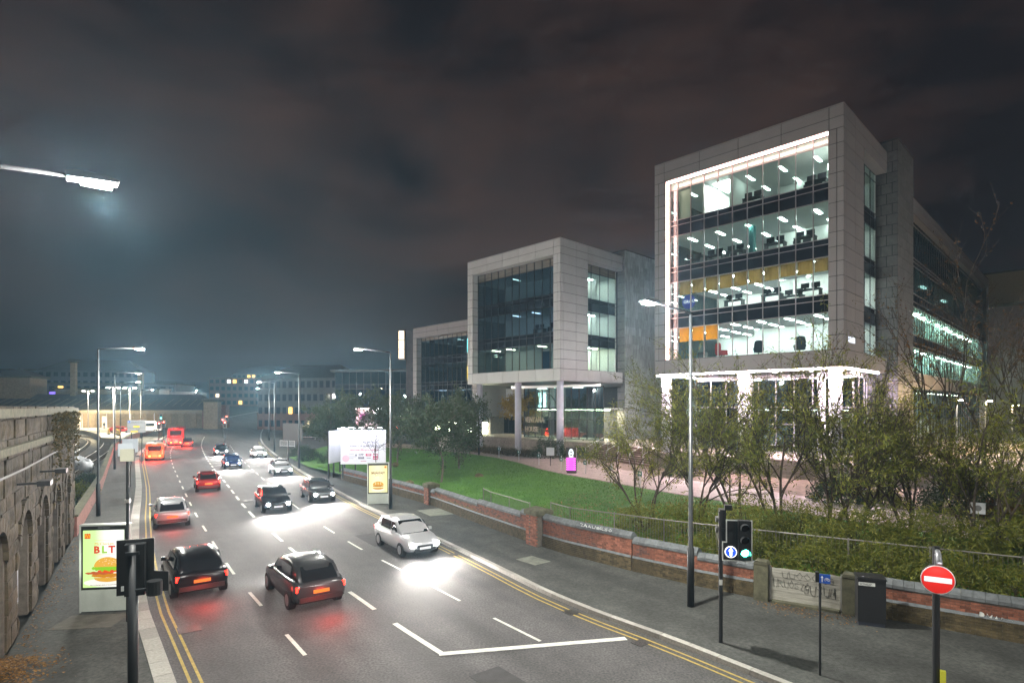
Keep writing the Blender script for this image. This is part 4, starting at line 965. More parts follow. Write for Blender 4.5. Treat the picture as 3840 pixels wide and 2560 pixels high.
ub('logo_square', t, pem('red_logo', (.80, .06, .02), 1.0), -.55, -.38, Y0-.003, Y0-.001, 2.34, 2.50); arches(t, pem('yellow_logo', (1.0, .72, .03), 1.0), -.465, 2.42, .13, Y0-.005)
text('lettering', 'Clear Channel', .06, pem('dim_text', (.4, .42, .4), .5), t, (.0, -.114, 2.655), align='CENTER')
lamp('AREA', t, (0, -.2, 1.7), 60, (.92, 1.0, .8), 1.0, rot=(R(90), 0, 0))

t = poster_frame('small lit breakfast roll poster beside the brick wall and street lamp', -8.93, 38.64, R(10))
ub('poster', t, gradmat('print_cream', [(0, (.95, .88, .42)), (.5, (1, .95, .62)), (1, (.92, .84, .36))], .62), -.60, .60, -.120, -.112, .80, 2.60)
disc(t, 'plate', pem('plate', (.98, .95, .85)), 0, .98, .42, .06, Y0)
disc(t, 'bun_base', pem('bun', (.85, .45, .06), .9), .0, 1.12, .36, .13, Y0-.002, math.pi, 2*math.pi); disc(t, 'egg', pem('egg', (1, .9, .5)), 0, 1.17, .38, .05, Y0-.003, wob=.2); disc(t, 'sausage', pem('patty', (.72, .28, .02), .9), 0, 1.24, .36, .06, Y0-.004, wob=.1)
disc(t, 'bun_top', pem('bun_top', (.88, .47, .07), .95), 0, 1.29, .36, .25, Y0-.005, 0, math.pi)
for k in (-.16, 0, .16): disc(t, 'bun_cut', pem('crust', (1, .8, .5)), k, 1.40, .02, .10, Y0-.007, n=10)
text('lettering', 'THE NEW', .07, pem('orange_text', (.85, .42, .05)), t, (0, Y0-.002, 2.22), align='CENTER')
text('lettering', 'BREAKFAST', .20, pem('brown_big', (.32, .12, .04)), t, (0, Y0-.002, 2.03), align='CENTER', bold=.006, sx=.85)
text('lettering', 'ROLL', .14, pem('orange_text', (.85, .42, .05)), t, (0, Y0-.002, 1.89), align='CENTER', sp=1.2)
ub('logo_square', t, pem('red_logo', (.8, .06, .02)), .41, .54, Y0-.003, Y0-.001, 2.42, 2.55); arches(t, pem('yellow_logo', (1, .72, .03)), .475, 2.485, .1, Y0-.005)
lamp('AREA', t, (0, -.2, 1.7), 50, (1, .95, .7), 1.0, rot=(R(90), 0, 0))

# letting board on the lawn and the one beside it seen at a slant
M_board = mat('board_white', (.74, .74, .80), .55, .05, 1)
E_tube = emit('board_tube', (.80, .82, 1.0), 60)
def board(label, x, y, z, rz, w, h, zb, front):
    t = thing('letting_board', label, 'billboard', (x, y, z), rz)
    ub('board_panel', t, M_board, -w/2, w/2, -.04, .04, zb, zb+h)
    for k in (-.46, -.18, .18, .46): ub('post', t, M_post, k*w-.05, k*w+.05, .05, .17, -.4, zb+h)
    for k in (-.40, -.20, 0, .20, .40):
        MB().tube([(k*w, .05, zb+h+.02), (k*w, -.35, zb+h+.22), (k*w, -.75, zb+h+.20)], .02, 5).build('lamp_arm', M_post, t)
        ub('tube_housing', t, M_head, k*w-.22, k*w+.22, -.85, -.72, zb+h+.2, zb+h+.24); ub('tube_lamp', t, E_tube, k*w-.2, k*w+.2, -.82, -.75, zb+h+.185, zb+h+.2)
        lamp('SPOT', t, (k*w, -.78, zb+h+.16), 34, (.80, .82, 1.0), .15, 120, (R(38), 0, 0), .8)
    return t
t = board('floodlit white office letting board behind the lit breakfast poster', -13.0, 50.6, .75, R(3), 3.9, 3.0, .85, True)
MT = plain('print_navy', (.05, .05, .12), .6); MP = plain('print_magenta', (.5, .02, .12), .6); MPk = plain('print_pale_pink', (.75, .5, .62), .6)
for s_, sz, m_, z_ in (('Landmark Grade A Office Space', .20, MT, 2.70), ('Available To Let. Up To 59,000 Sq.Ft.', .20, MT, 2.36), ('Floors from 7,450 sq ft to 9,502 sq ft', .20, MP, 2.02)):
    text('lettering', s_, sz, m_, t, (.08, -.046, z_), align='CENTER', sx=.80, bold=.004)
for w_, z_ in ((.42, 1.70), (.62, 1.50), (.36, 1.34)): ub('faint_print_line', t, plain('print_slate', (.32, .33, .40), .6), -1.22, -1.22+w_, -.048, -.042, z_, z_+.035)
disc(t, 'logo_leaf', MT, -.62, 1.64, .06, .09, -.047, n=14)
text('lettering', 'CPP', .25, MT, t, (-.40, -.046, 1.60), bold=.004); ub('logo_box', t, MT, -.42, .06, -.048, -.042, 1.32, 1.50); ub('logo_print', t, M_board, -.38, .02, -.051, -.0485, 1.40, 1.46)
ub('logo_box', t, MP, .22, .70, -.048, -.042, 1.56, 1.78); ub('logo_print', t, M_board, .30, .64, -.051, -.0485, 1.65, 1.72); ub('faint_print_line', t, MATS['print_slate'], .30, .66, -.048, -.042, 1.36, 1.43)
ub('logo_box', t, MP, .84, 1.26, -.048, -.042, 1.26, 1.76); ub('logo_print', t, M_board, .88, 1.06, -.051, -.0485, 1.56, 1.70); ub('logo_print', t, M_board, .89, 1.22, -.051, -.0485, 1.36, 1.43); disc(t, 'logo_rose', M_board, 1.16, 1.63, .07, .08, -.052, n=10, wob=.2)
ub('faint_print_line', t, MP, -.22, .26, -.048, -.042, 1.08, 1.12)
disc(t, 'logo_rings', MPk, -1.5, 1.35, .3, .3, -.044)
board('slanted white board with bright tubes along its top, left of the letting board', -16.0, 53.2, .6, R(80), 3.4, 2.9, .95, False)

# traffic signals
M_sig = plain('signal_black', (.012, .013, .014), .45); M_edge = plain('signal_border', (.6, .62, .6), .5)
E_grn = emit('green_lens', (.05, 1.0, .62), 40); E_redl = emit('red_lens', (1, .03, .02), 60); M_lens = plain('dark_lens', (.03, .02, .02), .2)
def signal_head(t, zc, lit, board=True, y=-.12, x=0.0):
    """three aspects in a column facing local -y"""
    ub('housing', t, M_sig, x-.16, x+.16, y, y+.2, zc-.52, zc+.52)
    for k, c_ in enumerate(('red', 'amber', 'green')):
        z = zc+.33-.33*k; m = {'red': E_redl, 'green': E_grn}[c_] if c_ == lit else M_lens
        MB().tube([(x, y-.02, z), (x, y+.01, z)], .10, 16).build(c_+'_lens', m, t)
        v = MB(); pts = [(math.cos(a_)*.12, math.sin(a_)*.12) for a_ in [R(-20)+R(220)*i/10 for i in range(11)]]
        v.add([(x+p, y-.20, z+q) for p, q in pts]+[(x+p, y, z+q) for p, q in pts], [(i, i+1, 12+i, 11+i) for i in range(10)]); v.build('visor', M_sig, t)
d0 = Vector((-.60, .80)); az = math.atan2(.80, -.60)
t = thing('traffic_signal', 'traffic signal showing green beside a lit blue arrow at the right kerb', 'traffic light', (5.75, 15.95, .11), R(-12))
MB().tube([(0, 0, 0), (0, 0, 3.62)], .057, 12).build('pole', M_post, t)
ub('border', t, M_edge, .12, .80, -.13, -.115, 2.68, 3.42); ub('border_lower', t, M_edge, .02, .50, -.131, -.116, 2.30, 2.82); ub('border_lower', t, M_edge, .45, .80, -.1305, -.1155, 2.30, 2.70)
ub('backing_board', t, M_sig, .15, .77, -.15, -.132, 2.70, 3.39); ub('backing_board', t, M_sig, .05, .77, -.149, -.1325, 2.33, 2.79)
signal_head(t, 2.90, 'green', y=-.26, x=.58)
MB().tube([(.24, -.18, 2.55), (.24, -.155, 2.55)], .155, 24).build('arrow_sign_rim', emit('sign_white_lit', (1, .95, .95), 1.6), t); MB().tube([(.24, -.19, 2.55), (.24, -.182, 2.55)], .138, 24).build('arrow_sign_face', emit('sign_blue_lit', (.02, .07, .75), 1.1), t)
mb = MB(); mb.prism([(.215, 2.45), (.265, 2.45), (.265, 2.58), (.30, 2.58), (.24, 2.66), (.18, 2.58), (.215, 2.58)], -.20, -.192); mb.build('arrow', emit('arrow_white', (1, .97, .97), 3.0), t)
ub('bracket', t, M_post, -.02, .3, -.06, -.02, 3.1, 3.16); ub('side_housing', t, M_sig, -.02, .14, -.04, .3, 2.75, 3.66)
for z in (3.38, 3.1): MB().tube([(-.03, .1, z), (-.12, .1, z)], .09, 10).build('side_visor', M_head, t)
ub('detector', t, M_sig, .10, .28, -.08, .08, 3.66, 3.8); ub('pole_label', t, M_edge, -.04, .04, -.062, -.058, 1.6, 1.75)
t = thing('traffic_signal', 'large dark traffic signal seen from behind in the left foreground', 'traffic light', (-6.55, 10.0, .11), R(25))
MB().tube([(0, 0, 0), (0, 0, 4.12)], .082, 14).build('pole', M_post, t, smooth=True)
bb = MB(); bb.prism([(-.26, 3.22), (.52, 3.22), (.52, 3.56), (.30, 3.60), (.30, 4.18), (-.26, 4.18)], .12, .14); bb.build('backing_board', M_sig, t)
ub('housing', t, M_sig, -.12, .18, -.06, .12, 3.24, 4.12); MB().tube([(.33, -.1, 3.24), (.33, -.1, 3.48)], .12, 14).build('box_sign_back', M_sig, t); ub('bracket', t, M_post, .05, .3, -.12, -.05, 3.32, 3.36); ub('bracket', t, M_post, -.1, .1, -.1, .0, 3.95, 4.0); ub('maker_label', t, M_edge, -.19, -.15, .1, .119, 3.3, 3.38)
def far_signal(x, y, lit, label, rz, h=3.4):
    t = thing('traffic_signal', label, 'traffic light', (x, y, gz(x, y)+.1), rz, 'traffic signals at the far junction')
    MB().tube([(0, 0, 0), (0, 0, h+.6)], .06, 8).build('pole', M_post, t); ub('border', t, M_edge, -.31, .31, -.115, -.105, h-.65, h+.65); ub('backing_board', t, M_sig, -.27, .27, -.14, -.12, h-.61, h+.61); signal_head(t, h, lit, y=-.24)
    return t
far_signal(-59.5, 97.5, 'red', 'red traffic light on the left kerb in front of the car queue, nearer one', R(32)); far_signal(-63.8, 106, 'red', 'red traffic light on the left kerb in front of the car queue, farther one', R(32))
far_signal(-51.6, 104, 'red', 'red traffic light on the central island, with a blue arrow disc below', R(26)); far_signal(-62, 124, 'red', 'red traffic light on the central island, middle distance', R(26)); far_signal(-70, 142, 'red', 'farthest red traffic light on the central island', R(26))
far_signal(-91, 150, 'green', 'green traffic light left of the road before the station end wall', R(30)); far_signal(-104, 205, 'green', 'brightest distant green traffic light where the road climbs', R(30)); far_signal(-81, 190, 'green', 'small distant green light to the right of the climbing road', R(26))

# signs
t = thing('no_entry_sign', 'round red no entry sign with lamp hood on black pole', 'road sign', (9.16, 12.5, .11), R(-30))
MB().tube([(0, 0, 0), (0, 0, 3.48)], .07, 12).build('pole', M_post, t)
MB().tube([(0, -.26, 2.83), (0, -.09, 2.83)], .285, 32).build('sign_box', M_sig, t); MB().tube([(0, -.275, 2.83), (0, -.262, 2.83)], .302, 36).build('rim', plain('sign_rim', (.75, .75, .75), .5), t)
MB().tube([(0, -.287, 2.83), (0, -.277, 2.83)], .285, 36).build('red_face', plain('sign_red', (.72, .02, .015), .45), t); ub('white_bar', t, plain('sign_white', (.8, .82, .85), .45), -.24, .24, -.293, -.2875, 2.775, 2.885)
MB().tube([(0, -.12, 3.05), (0, -.14, 3.32), (0, -.22, 3.42), (0, -.36, 3.40), (0, -.52, 3.22)], [.05, .05, .05, .05, .06], 10).build('lamp_hood', plain('hood_grey', (.25, .26, .28), .4, .3), t, smooth=True)
ub('yellow_tag', t, plain('yellow_tag', (.6, .6, .05), .6), .06, .16, -.12, -.02, .55, .85)
lamp('SPOT', t, (0, -.62, 3.25), 9, (1, .97, .95), .05, 90, (R(35), 0, 0), .8)
t = thing('cycle_sign', 'small blue cycle route sign on slim post in front of plank gate', 'road sign', (7.45, 14.0, .11), R(-25))
MB().tube([(0, 0, 0), (0, 0, 2.42)], .03, 10).build('pole', M_post, t); ub('sign_plate', t, plain('sign_blue', (.02, .09, .42), .5), -.02, .22, -.05, -.035, 2.25, 2.47); ub('sign_hood', t, M_sig, -.10, -.02, -.06, .06, 2.26, 2.5)
W_ = plain('sign_white', (.8, .82, .85), .45)
mb = MB(); mb.prism([(.035, 2.28), (.05, 2.28), (.05, 2.38), (.07, 2.38), (.0425, 2.43), (.015, 2.38), (.035, 2.38)], -.056, -.051); mb.build('arrow', W_, t)
mb = MB()
for cx in (.11, .18):
    mb.tube([(cx+math.cos(a_)*.026, -.054, 2.34+math.sin(a_)*.026) for a_ in [2*math.pi*i/12 for i in range(13)]], .004, 4)
mb.tube([(.11, -.054, 2.34), (.128, -.054, 2.385), (.165, -.054, 2.385), (.18, -.054, 2.34)], .004, 4); mb.tube([(.128, -.054, 2.385), (.145, -.054, 2.34), (.165, -.054, 2.385)], .004, 4); mb.build('bicycle_symbol', W_, t)
t = thing('blank_sign', 'square cream sign back on a slim post, left pavement', 'road sign', (-11.62, 17.5, .11), R(20))
MB().tube([(0, 0, 0), (0, 0, 5.2)], .045, 10).build('pole', M_post, t); ub('sign_plate', t, plain('sign_cream', (.5, .5, .4), .5), -.19, .17, -.05, -.03, 4.85, 5.22); ub('sign_edge', t, M_head, .171, .19, -.06, .0, 4.85, 5.22)
ub('second_plate', t, plain('sign_pale_blue', (.5, .56, .62), .5), -.27, .11, .06, .08, 5.0, 5.38); ub('pole_clip', t, M_steel, -.06, .06, -.07, .06, 3.6, 3.7)
t = thing('direction_sign', 'white direction sign with yellow patches above the left pavement', 'road sign', (-43.2, 66.6, .11), R(25))
t.scale = (.57, .57, .57); t.location.z = 2.0
for k in (-.9, .9): MB().tube([(k, .08, -3.35), (k, .08, 5.1)], .09, 8).build('post', M_post, t)
ub('sign_plate', t, plain('direction_panel', (.26, .27, .28), .5), -1.6, 1.6, -.05, 0, 2.9, 5.4)
for z in (4.75, 3.85): ub('divider', t, M_sig, -1.6, 1.6, -.056, -.051, z, z+.04)
text('lettering', 'SHEAF STREET', .34, M_sig, t, (-.9, -.054, 4.95)); ub('parking_symbol', t, plain('sign_blue', (.02, .09, .42), .5), -1.5, -1.1, -.058, -.051, 4.88, 5.28)
text('lettering', 'Station', .26, plain('brown_letter', (.25, .1, .05), .6), t, (-.4, -.054, 4.35)); text('lettering', 'Arundel', .22, M_sig, t, (-.1, -.054, 3.58)); text('lettering', 'Gate', .22, M_sig, t, (.05, -.054, 3.34)); ub('yellow_patch', t, plain('sign_yellow', (.9, .55, .0), .5), -.6, .5, -.058, -.051, 3.95, 4.22); ub('yellow_patch', t, plain('sign_yellow', (.9, .55, .0), .5), -1.0, .2, -.058, -.051, 3.0, 3.25)
text('lettering', 'P', .36, W_, t, (-1.43, -.061, 4.93))
t = thing('blank_sign', 'large pale blue sign back behind the cream one on the left pavement', 'road sign', (-31.0, 47.0, .11), R(25))
MB().tube([(0, 0, 0), (0, 0, 3.9)], .05, 8).build('pole', M_post, t); ub('sign_plate', t, plain('sign_pale_blue', (.5, .56, .62), .5), -.55, .55, -.06, -.03, 2.8, 3.9)
t = thing('dark_sign', 'dark rectangular road sign back on two posts left of the shrubs', 'road sign', (-25.2, 66.5, .11), R(-25))
for k in (-.8, .8): MB().tube([(k, .08, 0), (k, .08, 4.6)], .06, 8).build('post', M_post, t)
ub('sign_plate', t, M_head, -1.5, 1.5, -.05, 0, 2.6, 4.6)

# cabinet
t = thing('utility_cabinet', 'black roadside cabinet with small red light beside the plank gate', 'cabinet', (10.72, 17.32, .11), R(-22))
M_cab = plain('cabinet_black', (.014, .014, .016), .45)
mb = MB(); mb.box(-.36, .36, -.26, .26, .12, 1.38); mb.build('body', M_cab, t); ub('plinth', t, plain('plinth_dark', (.03, .035, .05), .6), -.34, .34, -.24, .24, 0, .12); MB().prism([(-.39, 1.38), (.39, 1.38), (.37, 1.45), (-.37, 1.45)], -.29, .29).build('lid', M_cab, t)
ub('name_plate', t, M_edge, -.34, .08, -.268, -.262, 1.20, 1.30); text('lettering', 'SCN027', .09, M_blk, t, (-.32, -.27, 1.215)); MB().tube([(.362, -.1, 1.15), (.37, -.1, 1.15)], .018, 8).build('red_light', emit('red_led', (1, .02, .02), 25), t); ub('door_seam', t, M_blk, -.003, .003, -.264, -.2605, .16, 1.36)
mb = MB(); mb.slab([(8.3, 10.2), (10.4, 12.2), (11.2, 11.6), (9.2, 9.4)], .125, .13); tp = mb.build('tactile_paving', mat('pink_paving', (.30, .17, .12), .85, .2, 6), pavR)
mb = MB(); mb.slab([(10.9, 11.2), (12.6, 13.2), (15, 12), (13, 9.6)], .125, .13); mb.build('tactile_paving', MATS['pink_paving'], pavR)
ub('paved_patch', pavR, mat('flagstone', (.16, .17, .14), .85, .3, 3), -5.9, -3.6, 34.9, 36.4, .10, .128, R(-60)); ub('utility_cover', pavR, mat('flagstone', (.16, .17, .14), .85, .3, 3), .3, 1.5, 24.0, 24.9, .10, .127, R(-50))
ub('utility_cover', pavL, MATS['flagstone'], -14.9, -14.3, 21.0, 21.5, .10, .127, R(-55)); ub('paving_patch', pavL, mat('worn_asphalt', (.10, .095, .08), .9, .3, 3), -13.6, -11.9, 16.9, 18.1, .10, .126, R(8))

# ================================================================== VEHICLES
M_tyre = plain('tyre_rubber', (.015, .015, .015), .85); M_rim = plain('wheel_rim', (.35, .35, .36), .35, .8)
M_cg = plain('car_glass', (.012, .014, .016), .05, 0, .6); M_trim = plain('black_trim', (.012, .012, .013), .5)
E_headl = emit('headlamp', (1, .97, .93), 320); E_tail = emit('tail_lamp', (1, .012, .006), 9); E_tailb = emit('brake_lamp', (1, .016, .008), 18)
M_hl = plain('headlamp_off', (.6, .6, .6), .1); M_tl = plain('tail_lamp_off', (.3, .01, .01), .2)
def loft(stations):
    """stations: list of (x, [(y,z)...]) half sections, mirrored to both sides"""
    mb = MB(); rings = []
    for x, sec in stations:
        rings.append([(x, y, z) for y, z in sec]+[(x, -y, z) for y, z in reversed(sec)])
    n = len(rings[0]); vs = [p for r in rings for p in r]; fs = []
    for i in range(len(rings)-1):
        for k in range(n): k2 = (k+1) % n; fs.append((i*n+k, (i+1)*n+k, (i+1)*n+k2, i*n+k2))
    fs.append(tuple(range(n))); fs.append(tuple((len(rings)-1)*n+k for k in range(n))[::-1])
    mb.add(vs, fs); return mb
def car(label, x, y, heading, paint, towards, on=True, kind='hatch', brake=False, beam=900, plate='white'):
    """heading: unit vector the car faces. local +x is forward"""
    t = thing('car', label, 'car', (x, y, gz(x, y)+.004), math.atan2(heading[1], heading[0]), 'cars on the road')
    P = paint; L = 2.05; hw = .86
    body = []
    for xx, zb, zs_, zt, w in ((-L, .42, .62, .84, .74), (-L+.08, .30, .62, .95, .81), (-1.6, .22, .62, .98, hw), (-.9, .20, .60, .97, hw+.01), (0, .19, .60, .95, hw+.01), (.8, .20, .60, .93, hw), (1.35, .22, .58, .86, .85), (1.8, .26, .54, .76, .79), (L-.06, .32, .50, .68, .70), (L, .40, .50, .60, .62)):
        body.append((xx, [(w*.80, zb), (w*.97, zb+.10), (w, zs_), (w*.97, zt-.08), (w*.90, zt), (w*.4, zt+.02)]))
    loft(body).build('body', P, t, smooth=True)
    rb = -1.78 if kind == 'hatch' else -1.35
    cab = [(rb-.15, [(.70, .93), (.68, .96), (.66, .97), (.4, .98)]), (rb+.30, [(.73, .93), (.66, 1.30), (.60, 1.38), (.35, 1.40)]), (-.55, [(.76, .93), (.66, 1.38), (.60, 1.46), (.35, 1.48)]), (.15, [(.76, .93), (.66, 1.36), (.60, 1.43), (.35, 1.45)]), (.62, [(.75, .93), (.68, 1.18), (.62, 1.22), (.36, 1.24)]), (1.12, [(.70, .90), (.66, .92), (.62, .92), (.38, .92)])]
    loft(cab).build('cabin', P, t, smooth=True)
    # glass panels set just proud of the cabin
    MB().add([(1.10, .60, .935), (1.10, -.60, .935), (.30, -.56, 1.40), (.30, .56, 1.40)], [(0, 1, 2, 3)]).build('windscreen', M_cg, t)
    w = bpy.context  # noqa
    MB().add([(rb-.165, .58, .985), (rb+.275, .52, 1.37), (rb+.275, -.52, 1.37), (rb-.165, -.58, .985)], [(0, 1, 2, 3)]).build('rear_window', M_cg, t)
    for s in (-1, 1):
        for a0, a1 in ((.78, .0), (-.06, -1.2)):
            MB().add([(a0, s*.768, .97), (a1, s*.775, .97), (a1-.0, s*.695, 1.34), (a0-.40 if a0 > 0 else a0, s*.695, 1.34)], [(0, 1, 2, 3) if s > 0 else (3, 2, 1, 0)]).build('side_window', M_cg, t)
        ub('mirror', t, P, .52, .68, s*.90-.08, s*.90+.08, .92, 1.04)
        for xx in (-1.28, 1.28):
            wl_ = MB().tube([(xx, s*.66, .31), (xx, s*.875, .31)], .31, 20).build('wheel', M_tyre, t, smooth=False); MB().tube([(xx, s*.872, .31), (xx, s*.885, .31)], .19, 14).build('rim', M_rim, wl_)
        hl = [(L-.10, s*.47), (L-.30, s*.76)]
        q = MB(); q.add([(L-.015, s*.40, .54), (L-.14, s*.70, .56), (L-.30, s*.745, .68), (L-.16, s*.42, .655)], [(0, 1, 2, 3) if s > 0 else (3, 2, 1, 0)]); q.build('headlight', E_headl if (on and towards) else M_hl, t)
        MB().tube([(L-.06, s*.58, .60), (L+.03, s*.58, .60)], .085, 14).build('headlight_lens', E_headl if on else M_hl, t)
        q = MB(); q.box(-L+.02, -L+.2, s*.52-.0, s*.52+s*.27, .70, .86); q.build('tail_light', (E_tailb if brake else E_tail) if on else M_tl, t)
        if on and towards:
            lamp('SPOT', t, (L+.08, s*.58, .60), beam, (1, .92, .86), .06, 110, (0, R(-84), 0), .85)
    ub('front_bumper', t, M_trim, L-.05, L+.03, -.5, .5, .30, .44); ub('grille', t, M_trim, L-.03, L+.02, -.38, .38, .46, .58)
    ub('rear_bumper', t, M_trim, -L-.03, -L+.1, -.7, .7, .36, .52); ub('number_plate', t, plain('plate_yellow', (.35, .25, .03), .5), -L-.012, -L+.02, -.26, .26, .60, .71); ub('number_plate', t, W_, L+.031, L+.04, -.26, .26, .40, .50)
    if on and not towards: lamp('POINT', t, (-L-.9, 0, .55), 420 if brake else 45, (1, .05, .03), .3)
    if brake: ub('high_brake_light', t, E_tailb, rb-.1, rb-.02, -.2, .2, 1.0, 1.03)
    return t
def heading(pl, y):
    for a, b in zip(pl, pl[1:]):
        if a.y <= y <= b.y: v = (b-a).normalized(); return (v.x, v.y)
    return (-.5, .86)
pb = lambda n, c: plain('paint_'+n, c, .25, .3)
def drive(y, lane, rev, label, paint, **kw):
    A_, B_ = {'LL': (LK, LNL), 'LR': (LNL, CEN), 'RR': (LNR, RK), 'RL': (CEN, LNR)}[lane]
    x = (y_at(A_, y)+y_at(B_, y))/2; h = heading(CEN, y)
    car(label, x, y, (-h[0], -h[1]) if rev else h, paint, rev, **kw)
drive(20.4, 'LR', False, 'dark grey hatchback with red tail lights, nearest in the inner left lane', pb('grey', (.05, .052, .055)))
drive(21.5, 'LL', False, 'black hatchback with red tail lights, nearest beside the left kerb', pb('black', (.012, .012, .014)))
drive(33.0, 'LL', False, 'silver hatchback driving away past the sandstone wall', pb('silver', (.32, .33, .34)))
drive(46.5, 'LR', False, 'dark red saloon driving away in the inner left lane', pb('red', (.22, .015, .015)), kind='saloon')
drive(27.0, 'RR', True, 'white hatchback with bright headlights, nearest oncoming by the right kerb', pb('white', (.55, .56, .57)), beam=800)
drive(41.5, 'RR', True, 'grey oncoming car with bright headlights beside the lit breakfast poster', pb('grey', (.05, .052, .055)), beam=800)
drive(37.5, 'RL', True, 'black oncoming car with bright headlights in the inner right lane', pb('black', (.012, .012, .014)), beam=800)
drive(57.0, 'RR', True, 'silver oncoming saloon with bright headlights, third along the right kerb', pb('silver', (.32, .33, .34)), kind='saloon', beam=800)
drive(63.0, 'RL', True, 'dark blue oncoming car with bright headlights beside the hatched island', pb('blue', (.02, .04, .12)), beam=800)
drive(76.0, 'RR', True, 'white oncoming car with bright headlights, farthest along the right kerb', pb('white', (.55, .56, .57)), beam=1000)
drive(80.0, 'RL', True, 'black oncoming saloon with bright headlights, farthest by the hatched island', pb('black', (.012, .012, .014)), kind='saloon', beam=1000)
drive(84.0, 'LL', False, 'white taxi-like car braking second in the queue at the red lights', pb('white', (.55, .56, .57)), brake=True)
drive(90.5, 'LL', False, 'silver car braking third in the queue at the red lights', pb('silver', (.32, .33, .34)), kind='saloon', brake=True)
drive(96.0, 'LR', False, 'dark car with brake lights in the inner lane near the red lights', pb('grey', (.05, .052, .055)), brake=True)
drive(130.0, 'LR', False, 'distant car with brake lights driving on beyond the red lights', pb('red', (.22, .015, .015)), brake=True) if y_at(LNL, 130) else None
# emergency van at the tail of the queue and a red bus at its head
def van(label, x, y, h, paint, name='van', L=2.6, ht=2.1, w=.98, lit='rear', bus=False):
    t = thing(name, label, 'bus' if bus else 'van', (x, y, gz(x, y)+.004), math.atan2(h[1], h[0]), 'vehicles in the queue' if not bus else None)
    st = [(-L, [(w*.9, .35), (w*.98, .5), (w, 1.2), (w*.96, ht-.15), (w*.85, ht), (w*.4, ht+.03)])]
    for xx, top in ((-L+.1, ht), (0, ht+.02), (L*.45, ht), (L*.72, ht-.25 if not bus else ht)): st.append((xx, [(w*.9, .28), (w, .5), (w*1.01, 1.2), (w*.97, top-.15), (w*.87, top), (w*.4, top+.03)]))
    if not bus: st += [(L*.86, [(w*.9, .3), (w, .5), (w*.98, .95), (w*.95, 1.08), (w*.85, 1.14), (w*.4, 1.16)])]
    st += [(L, [(w*.8, .4), (w*.9, .5), (w*.9, .8), (w*.86, .9 if not bus else ht-.3), (w*.76, .95 if not bus else ht-.1), (w*.4, .97 if not bus else ht-.1)])]
    loft(st).build('body', paint, t, smooth=False)
    ub('rear_window', t, M_cg, -L-.012, -L+.02, -w*.7, w*.7, ht*.58, ht*.86)
    for s in (-1, 1):
        ub('side_window', t, M_cg, -L*.55 if not bus else -L*.9, L*.55 if not bus else L*.9, s*w*.99-.03, s*w*.99+.03, ht*.55 if not bus else 1.1, ht*.82)
        for xx in (-L*.62, L*.62):
            q = MB().tube([(xx, s*(w-.22), .34), (xx, s*(w+.015), .34)], .34, 16).build('wheel', M_tyre, t); MB().tube([(xx, s*(w+.012), .34), (xx, s*(w+.025), .34)], .2, 12).build('rim', M_rim, q)
        ub('tail_light', t, E_tailb if lit == 'rear' else M_tl, -L-.03, -L+.05, s*w*.82-.07, s*w*.82+.07, .75, 1.35); ub('glowing_reflector', t, emit('glowing_stripe', (1, .5, .1), 3), -L-.02, -L+.03, s*w*.55-.1, s*w*.55+.1, .5, .68)  # stripes given a glow of their own in place of reflected light
    if lit == 'rear': lamp('POINT', t, (-L-1.0, 0, .7), 600, (1, .05, .03), .3)
    ub('high_brake_light', t, E_tailb if lit == 'rear' else M_tl, -L-.02, -L+.04, -.22, .22, ht-.12, ht-.04); ub('number_plate', t, MATS['plate_yellow'], -L-.02, -L+.02, -.26, .26, .55, .67)
    return t
M_hv = mat('hivis_paint', (.16, .12, .03), .5, .1, 3)
van('patrol van with yellow marked rear and glowing tail lights, last in the queue', (y_at(LK, 73)+y_at(LNL, 73))/2, 73, heading(CEN, 73), M_hv)
van('red single deck bus at the head of the queue by the red lights', -59.3, 102.5, heading(CEN, 100), pb('bus_red', (.35, .015, .015)), 'bus', 5.2, 3.0, 1.22, bus=True)
van('long white van parked behind the low brick wall near the station', -79.5, 126, (.93, .35), pb('white', (.55, .56, .57)), 'van', 2.9, 2.4, 1.0, lit='off').location.z = 1.105

# ================================================================== PARK DETAILS
def g1(px, py, z):
    """(only used to note positions while writing)"""
# steps up to the plaza with their handrails
P0, P1 = Vector((7.6, 59.8)), Vector((11.8, 50.0)); sdv = (P1-P0).normalized(); spv = Vector((-sdv.y, sdv.x)); sl = (P1-P0).length; sa = math.atan2(sdv.y, sdv.x)
if spv.x < 0: spv = -spv
t = thing('plaza_steps', 'broad flight of brown stone steps up to the plaza', 'steps', (P0.x, P0.y, 1.40), sa)
sgn = 1 if Vector((-sdv.y, sdv.x)).dot(spv) > 0 else -1
M_step = rmat('step_stone', (.20, .13, .10), .8, .12, .2, 5, .2)
for k in range(8):
    y0, y1 = sgn*(.32*k), sgn*(.32*8+.3)
    ub('step', t, M_step, 0, sl, min(y0, y1), max(y0, y1), .0 if k == 0 else .06+.155*k-.155, .06+.155*(k+1))
    ub('nosing', t, M_stonepave, 0, sl, min(y0, y0+sgn*.06), max(y0, y0+sgn*.06), .0605+.155*(k+1), .066+.155*(k+1))
for i, f in enumerate((.03, .22, .40, .58, .76, .95)):
    h = thing('handrail', 'bent steel handrail on the plaza steps, %s from the columns' % ('first', 'second', 'third', 'fourth', 'fifth', 'sixth')[i], 'handrail', (P0.x+sdv.x*sl*f, P0.y+sdv.y*sl*f, 1.46), sa, 'handrails on the steps')
    y = lambda v: sgn*v
    MB().tube([(0, y(-.2), 0), (0, y(-.2), .85), (0, y(-.1), 1.0), (0, y(2.3), 2.12), (0, y(2.55), 2.15), (0, y(2.7), 2.05), (0, y(2.7), 1.2)], .03, 8).build('rail', M_steel, h, smooth=True)
    MB().tube([(0, y(1.2), .55), (0, y(1.2), 1.6)], .025, 6).build('upright', M_steel, h)
